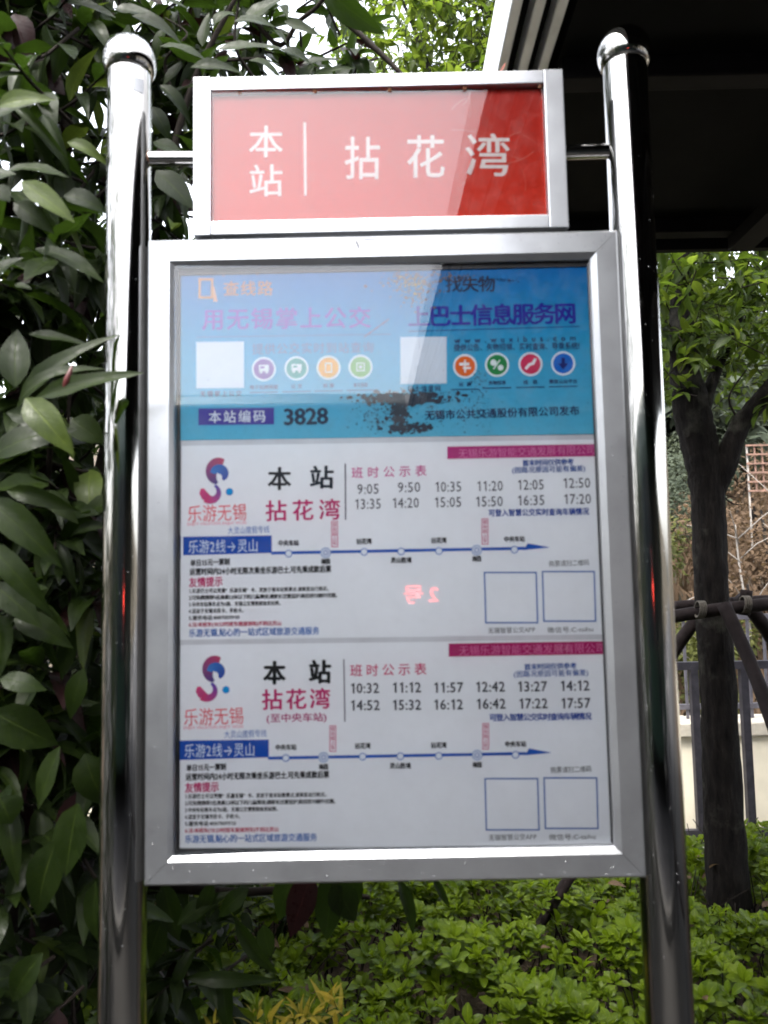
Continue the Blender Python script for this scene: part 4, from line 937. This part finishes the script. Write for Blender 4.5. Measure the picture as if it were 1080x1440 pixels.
def add_spots(n, x0, x1, y0, y1, Ya, Yb, cond=None):
    for k in range(n):
        px, py, Y = rnd.uniform(x0, x1), rnd.uniform(y0, y1), rnd.uniform(Ya, Yb)
        if cond and not cond(px, py): continue
        spots.append((*P(px, py, Y), (.25, -.5, -.1)))
add_spots(95, -120, 140, 60, 420, 1.45, 2.3)
add_spots(150, -150, 150, 400, 1000, 1.5, 2.3)
add_spots(150, -150, 190, 950, 1560, 1.55, 2.4)
add_spots(30, 150, 330, -60, 110, 1.9, 2.6)
add_spots(16, 340, 520, 20, 130, 2.0, 2.6)
add_spots(30, 190, 300, 60, 330, 1.8, 2.4)
add_spots(10, 320, 500, -90, 70, 1.9, 2.5)
add_spots(55, -100, 150, -120, 100, 1.6, 2.4)
add_spots(60, 200, 330, 330, 1240, 1.75, 2.4)      # behind the case
add_spots(20, 190, 360, 1300, 1500, 1.8, 2.2, lambda x, y: x < 330)
add_spots(200, -700, -130, -100, 1500, 1.5, 2.8)      # beyond the left edge of the frame
for k in range(210):  # unseen overhead leaves, added to keep zenith light off the shrub
    x, y, z = rnd.uniform(-2.7, -.42), rnd.uniform(1.45, 2.7), rnd.uniform(2.85, 3.9)
    if z-1.6 > .80*y + .12: spots.append((x, y, z))
leafy(bsn, BX, big, [(M['leaf'], 9), (M['leaf_young'], .7), (M['leaf_red'], .6)], spots, 220, .125, 31, (6, 9), .13, droop=.55, wscale=(.85, 1.15))
# deeper evergreen behind it, closing the view to the left
hd = empty('evergreen_bush', (-1.9, 3.3, .02)); tag(hd, 'dense dark evergreen bush behind the large leaved shrub at the left', 'shrub'); HO = Vector(hd.location)
b = MB(); b.tube([(0, 0, 0), (.05, 0, .8), (0, .05, 1.8), (.1, 0, 2.6)], [.06, .05, .04, .02], 10, wob=.1); b.build('stem', M['bark'], hd, True)
b = MB(); b.tube([(.5, 0, 0), (.6, 0, .8), (.7, .05, 1.6), (.75, 0, 2.2)], [.05, .04, .03, .02], 10, wob=.1); b.build('stem', M['bark'], hd, True)
spots = []
for k in range(1500):
    x = rnd.uniform(-3.4, -.42); z = rnd.uniform(.1, 3.15); y = rnd.uniform(2.7, 4.0)
    pxx = 548 + x/y*1120
    if z > 2.75 and rnd.random() < .4: continue
    spots.append((x, y, z))
leafy(hd, HO, big, [(M['leaf'], 9), (M['leaf_young'], .8)], spots, 120, .115, 33, (6, 9), .14, twig=False)

blocker_bush = empty('evergreen_bush', (-2.35, -.1, .012)); tag(blocker_bush, 'tall evergreen bush added out of frame, left of the sign, to block sky light', 'shrub'); HO2 = Vector(blocker_bush.location)  # unseen bush, added to darken the left foliage and post
for q in (0, .5): b = MB(); b.tube([(q-.2, q, 0), (q-.15, q, .8), (q-.25, q*.8, 1.8), (q-.1, q*.6, 3.0)], [.06, .05, .04, .02], 10, wob=.1); b.build('stem', M['bark'], blocker_bush, True)
spots = []
for k in range(1300):
    x = rnd.uniform(-3.2, -1.25); y = rnd.uniform(-1.3, 1.5); z = rnd.uniform(.3, 3.5)
    if abs(x/max(y, .02)) < .62 and y > 0: continue
    spots.append((x, y, z))
leafy(blocker_bush, HO2, big, [(M['leaf'], 9), (M['leaf_young'], .8)], spots, 0, .115, 35, (5, 8), .14, twig=False)

# ------------------------------------------------------------------ ground cover (nobody could count it)
def cover_leaves():
    rnd = random.Random(44); items = []
    def top(x, y):
        h = .34 + .06*math.sin(x*3.1+1)+.05*math.sin(y*4.3+x*2) + .04*math.sin(x*9+y*7)
        # fades low towards the kerb under the railing
        if y > 3.7: h -= (y-3.7)*.22
        return h
    n = 0
    while n < 7000:
        y = 2.0 + (4.45-2.0)*rnd.random(); hwid = 1.9
        x = rnd.uniform(-1.3, 3.0)
        n += 1
        d = math.hypot(x-P(1022, 1320, TY).x, y-TY)
        if d < .16: continue
        if x > 1.28 and y < 2.9: continue
        if math.sin(x*11+math.sin(y*7))*math.sin(y*13+x*3) > .42: continue
        zt = top(x, y); dep = rnd.random()**2*.22
        if y < 2.35: dep += (2.35-y)*.5*rnd.random()
        c = Vector((x, y, zt-dep)); axis = Vector((rnd.gauss(0, .35), rnd.gauss(-.12, .35), 1)).normalized()
        a = axis.cross(Vector((1, .3, 0))).normalized(); b_ = axis.cross(a); k = rnd.randint(7, 10); ph = rnd.random()*6; sc = rnd.uniform(.5, 1.22)
        for j in range(k):
            inner = j/k; ang = ph+j*2.4; el = .25+1.0*inner
            d_ = ((a*math.cos(ang)+b_*math.sin(ang))*math.cos(el)+axis*math.sin(el)).normalized(); L = (.054-.020*inner)*sc*rnd.uniform(.8, 1.2)
            base = c + d_*.006 + axis*.012*inner
            items.append((basis(base, base+d_*L, axis, rnd.uniform(.9, 1.2)), 0))
    return items
cov = leaf_template(4, 2, .50, .3, .4, 0, .1, 0)
# rounder, widest past the middle
for q_, wd_ in enumerate((.05, .16, .27, .25, .05)): cov[0][q_*3, 0] = -wd_; cov[0][q_*3+2, 0] = wd_
o = merged_leaves('ground_cover', [cov], [M['cover']], cover_leaves(), None); tag(o, 'low bright green rounded leaf ground cover filling the bed behind the sign', 'ground cover')
rnd = random.Random(91); its = []
for k in range(170):
    x, y = rnd.uniform(-1.2, 2.8), rnd.uniform(2.1, 4.3); c = Vector((x, y, .30+rnd.uniform(-.12, .10)-max(0, y-3.7)*.2)); d_ = Vector((rnd.gauss(0, 1), rnd.gauss(0, 1), rnd.gauss(0, .3))).normalized()
    its.append((basis(c, c+d_*rnd.uniform(.04, .08), (rnd.gauss(0, .3), -.3, 1)), 0))
o = merged_leaves('fallen_leaves', [small[0]], [M['dry']], its, None); tag(o, 'scattered dead brown leaves caught in the green ground cover', 'dead leaves')
b = MB(); rnd = random.Random(9)
for k in range(900):
    x, y = rnd.uniform(-1.3, 3), rnd.uniform(2.0, 4.4); p0 = Vector((x, y, .0)); b.tube([p0, p0+Vector((rnd.gauss(0, .04), rnd.gauss(0, .04), .2)), p0+Vector((rnd.gauss(0, .06), rnd.gauss(0, .06), .32))], [.004, .003, .002], 4, cap=False)
o = b.build('ground_cover_stems', M['twig'], None, True); tag(o, 'woody stems under the low ground cover leaves', 'stems', kind='stuff')
# yellow-leaved plants low at the left
narrow = [leaf_template(4, 2, .26, .3, .4, .05, 1, s) for s in range(2)]
for i, (px, py, Y, lb) in enumerate([(445, 1428, 2.0, 'small yellow green plant under the case, nearest the middle of the bed edge'), (330, 1450, 1.95, 'small orange tinged plant low under the left half of the case'), (395, 1468, 1.9, 'small orange and green plant at the bottom edge between two yellow ones')]):
    p = P(px, py, Y); e_ = empty('croton_plant', (p.x, p.y, .02)); tag(e_, lb, 'plant', 'yellow leaved plants at the bed edge'); EO = Vector(e_.location)
    b = MB(); b.tube([(0, 0, 0), (.005, 0, (p.z-.02)*.5), (0, 0, p.z-.02)], [.006, .005, .003], 6); b.build('stem', M['twig'], e_, True)
    sp = [(p.x+rnd.gauss(0, .045), p.y+rnd.gauss(0, .04), p.z+rnd.gauss(-.02, .03), (0, 0, 1)) for _ in range(9)]
    leafy(e_, EO, narrow, [(M['croton'], 2), (M['cover'], 1)], sp, 60, .055, 50+i, (6, 8), .03, droop=-.2)

# ------------------------------------------------------------------ hillside growth
rnd = random.Random(77)
tuft = leaf_template(3, 2, .10, .2, .8, 0, 1, 0)
items = []
for k in range(12000):
    x = rnd.uniform(.5, 9); y = 6.9+rnd.random()**1.3*12
    if abs(x/y-.42) > .22: continue
    z = hill_z(x, y); L = rnd.uniform(.15, .5); d_ = Vector((rnd.gauss(0, .35), rnd.gauss(0, .3), 1)).normalized(); c = Vector((x, y, z))
    items.append((basis(c, c+d_*L, (rnd.gauss(0, 1), -1, 0)), 0))
tag(merged_leaves('hill_grass', [tuft], [M['dry']], items, None), 'dry brown grass covering the slope beyond the fence', 'grass')
fl = [leaf_template(3, 2, .55, .2, .3, 0, .6, s) for s in range(2)]
def bush(name, x, y, rx, rz, n, mats, leaf, label, cat, group, trunkh=0, seed=0):
    r2 = random.Random(seed); z0 = hill_z(x, y)-.05; e_ = empty(name, (x, y, z0)); tag(e_, label, cat, group); eo = Vector((x, y, z0))
    b = MB(); h = trunkh+rz*.9; b.tube([(0, 0, 0), (r2.gauss(0, .05), 0, h*.5), (r2.gauss(0, .1), 0, h)], [.04*rx+.02, .03*rx+.012, .012], 7, wob=.1); b.build('trunk', M['bark'], e_, True)
    lobes = [(r2.gauss(0, .45)*rx, r2.gauss(0, .4)*rx, trunkh+rz*r2.uniform(.35, .95), r2.uniform(.3, .55)) for _ in range(9)]
    its = []
    for k in range(n):
        lx, ly, lz, lr = r2.choice(lobes); v = Vector((r2.gauss(0, 1), r2.gauss(0, 1), r2.gauss(0, .8))).normalized()*lr*rx*r2.uniform(.6, 1.1)
        c = Vector((lx, ly, lz))+v; d_ = (v.normalized()+Vector((r2.gauss(0, .6), r2.gauss(0, .6), r2.gauss(-.3, .5)))).normalized()
        its.append((basis(c, c+d_*leaf*r2.uniform(.7, 1.4), (r2.gauss(0, .5), -.4, 1)), r2.randrange(2)))
    merged_leaves('crown', fl, [mats], its, e_, kind=None)
hb_ = [(2.7, 7.4, .55, .9), (3.6, 8.0, .7, 1.0), (3.1, 9.3, .8, 1.3), (4.6, 9.8, .9, 1.3), (3.9, 11.2, .9, 1.5), (5.4, 11.8, 1.0, 1.4), (4.6, 13.4, 1.1, 1.8)]
kinds = ['yellow green bush lowest on the slope, just past the wall', 'dry brown bush on the slope to the right of the tree trunk', 'rounded bush on the slope behind the tree trunk', 'dry brown bush at mid slope near the right edge',
         'taller green bush at mid slope behind the fork', 'spreading brown bush below the lath trellis', 'big bush high on the slope beneath the wood']
for i, ((x, y, rx, rz), kd) in enumerate(zip(hb_, kinds)):
    bush('hill_bush', x, y, rx, rz, 2600, M['dry'] if i in (1, 3, 5) else M['far_yellow'] if i in (0, 2) else M['far_leaf'], .065, kd, 'bush', 'bushes on the hillside', 0, 100+i)
desc = ['front row second', 'front row third', 'front row fourth', 'front row fifth', 'front row first', 'lowest and leftmost', 'lowest and second from the left', 'lowest and rightmost', 'middle row leftmost', 'middle row central', 'middle row rightmost', 'back row left', 'back row right', 'smallest and farthest left', 'middle height far left', 'farthest right']
tl = [(4.6, 14.6, 1.3, 2.6), (5.7, 14.2, 1.3, 2.5), (6.8, 14.9, 1.4, 2.7), (7.9, 15.2, 1.4, 2.6), (3.6, 15.4, 1.4, 2.7), (5.0, 17, 1.8, 3.2), (6.8, 17.5, 2, 3.4), (8.8, 17, 2, 3), (6.2, 20, 2.1, 3.8), (8.4, 21, 2.2, 3.8), (10.6, 20.5, 2.2, 3.6), (8.0, 24, 2.6, 4.2), (10.8, 25, 2.6, 4.2), (3.2, 18.5, 2, 3.6), (4.6, 22, 2.4, 4), (13.2, 24, 2.6, 4.2)]
for i, (x, y, rx, rz) in enumerate(tl):
    bush('hill_tree', x, y, rx, rz, 1900, M['far_leaf'], .24, desc[i]+' grey green tree in the wood above the slope', 'tree', 'trees of the hilltop wood', .25, 200+i)
# bare pale saplings
for i, (px, py, Y, h_, lb) in enumerate([(985, 800, 7.3, 1.4, 'bare pale sapling left of the dark trunk on the slope'), (1050, 760, 7.6, 1.6, 'bare pale sapling right of the dark trunk, arching to the right'), (1075, 700, 8.2, 1.8, 'bare pale sapling farthest right on the slope'), (940, 760, 7.5, 1.4, 'bare pale sapling beside the right post on the slope')]):
    p = P(px, py, Y); z0 = hill_z(p.x, Y); e_ = empty('bare_sapling', (p.x, Y, z0)); tag(e_, lb, 'sapling', 'bare saplings on the hillside')
    r2 = random.Random(300+i); b = MB(); tip = Vector((r2.uniform(-.5, .5), 0, h_)); b.tube(curve_pts([(0, 0, 0), (tip.x*.2, 0, h_*.4), (tip.x*.6, .05, h_*.75), tuple(tip)], 3), [.016-.0011*k for k in range(10)], 6); b.build('stem', M['pale_twig'], e_, True)
    for k in range(9):
        t = r2.uniform(.2, .95); s0 = Vector((tip.x*t*t, 0, h_*t)); d_ = Vector((r2.choice([-1, 1])*r2.uniform(.4, 1), r2.gauss(0, .4), r2.uniform(.2, .9))).normalized()*r2.uniform(.3, .8)
        b = MB(); b.tube([s0, s0+d_*.5+Vector((0, 0, .03)), s0+d_], [.007, .005, .002], 5); b.build('branch', M['pale_twig'], e_, True)
# lath trellis on the slope
p = P(1085, 655, 10.5); zt = hill_z(p.x, 10.5); e_ = empty('lath_trellis', (p.x, 10.5, zt)); tag(e_, 'rusty brown lath trellis standing on the slope at the right edge', 'trellis')
tb0, tb1 = P(1085, 690, 10.5).z-zt, P(1085, 626, 10.5).z-zt
for k in range(9): b = MB(); b.box(-.32+k*.1, -.302+k*.1, 0, .02, -.05 if k in (0, 8) else tb0, tb1); b.build('upright_lath', M['pale_twig'] if k == 0 else M['rustgrid'], e_)
for k in range(6): b = MB(); z_ = tb0+(tb1-tb0)*k/5; b.box(-.33, .52, -.022, -.002, z_-.012, z_+.012); b.build('cross_lath', M['rustgrid'], e_)

# ------------------------------------------------------------------ the street side behind the camera (seen only as reflections)
for i, (x, y, rx, rz) in enumerate([(-8, -13.5, 3.0, 3.6), (-4.4, -12.6, 2.7, 3.4), (-.6, -13.2, 2.8, 3.3), (3.4, -12.8, 2.8, 3.5), (7.6, -13.4, 3.0, 4.2), (-12.5, -13, 3.2, 4.4), (12, -13, 3.2, 4.2)]):
    bush('street_tree', x, y, rx, rz, 2600, M['street'], .34, ['wide', 'low middle', 'central', 'near right', 'right', 'far left', 'far right'][i]+' street tree across the road, showing only in the reflections', 'tree', 'street trees across the road', .3, 400+i)
# a bus waiting at the kerb: its roof line and red side display are mirrored in the glass
BY = -3.0; bus = empty('waiting_bus', (-.4, BY-1.2, .008)); tag(bus, 'dark green bus waiting at the kerb, mirrored in the glass with a red side display', 'bus'); BO = Vector((-.4, BY-1.2, .008))
bm_green = simple('bus_green', (.018, .040, .030), .35, 0, .05, 3, 0); bm_white = simple('bus_white', (.25, .26, .27), .4, 0, .05, 3, 0)
L0, L1 = -5.4, 4.2
prof = [(-1.2, .35), (-1.22, 1.0), (-1.2, 2.5), (-1.12, 2.86), (-.95, 3.0), (.95, 3.0), (1.12, 2.86), (1.2, 2.5), (1.22, 1.0), (1.2, .35)]
b = MB(); n = len(prof); b.add([(x, y, z) for x in (L0, L1) for (y, z) in prof], [(i, (i+1) % n, n+(i+1) % n, n+i) for i in range(n)] + [tuple(range(n)), tuple(range(2*n-1, n-1, -1))]); body = b.build('body', bm_green, bus); mm = body.modifiers.new('b', 'BEVEL'); mm.width = .05; mm.segments = 3
for k in range(7):
    x0 = L0+.35+k*1.28
    if k in (2, 5):
        d_ = MB(); d_.box(x0+.02, x0+1.0, 1.21, 1.245, .38, 2.42); d_ = d_.build('door', bm_green, bus)
        for q in (0, 1): b = MB(); b.box(x0+.08+q*.46, x0+.48+q*.46, 1.246, 1.252, .62, 2.3); b.build('door_pane', M['busglass'], d_)
    else:
        b = MB(); b.box(x0, x0+1.14, 1.205, 1.238, 1.12, 2.34); b.build('window', M['busglass'], bus)
for x0 in (L0+1.95+.45, L1-1.9):
    b = MB(); b.lathe([(0, -.13), (.28, -.13), (.44, -.12), (.47, -.06), (.47, .06), (.44, .12), (.28, .13)], 0, 0, 28); b.v = [(x0+v[0], 1.12+v[2], .47+v[1]) for v in b.v]; wh = b.build('wheel', M['rubber'], bus)
    b = MB(); b.lathe([(0, .10), (.10, .14), (.12, .11), (.26, .12), (.28, .132)], 0, 0, 24); b.v = [(x0+v[0], 1.12+v[2], .47+v[1]) for v in b.v]; b.build('rim', M['chrome'], wh, True)
for z_ in (.75,):
    for y_2 in (-.9, .9):
        b = MB(); b.box(L1-.0, L1+.03, y_2-.16, y_2+.16, z_-.08, z_+.08); b.build('headlight', bm_white, bus)
b = MB(); b.box(L1, L1+.012, -1.05, 1.05, 1.15, 2.6); b.build('windscreen', M['busglass'], bus)
ml = bpy.data.materials.new('red_display'); ml.use_nodes = True; pb = ml.node_tree.nodes['Principled BSDF']; pb.inputs['Base Color'].default_value = (.2, .01, .01, 1); pb.inputs['Emission Color'].default_value = (1, .07, .05, 1); pb.inputs['Emission Strength'].default_value = 2.2
q = P(585+36, 835, 2*YG-(BY+.06)); cxp = q.x-BO.x; czp = q.z-BO.z
dsp = MB(); dsp.box(cxp-.17, cxp+.17, 1.24, 1.262, czp-.10, czp+.10); dsp = dsp.build('display_case', M['rubber'], bus)
b = MB(); x = 0
for ch in '2号':
    vs, fs, adv = glyph(ch, .03); b.add([(cxp+.12-(x+p[0])*.16, 1.264+p[2]*2e-5, czp-.05+p[1]*.14) for p in vs], fs); x += adv+.1
b.build('display_digits', ml, dsp)
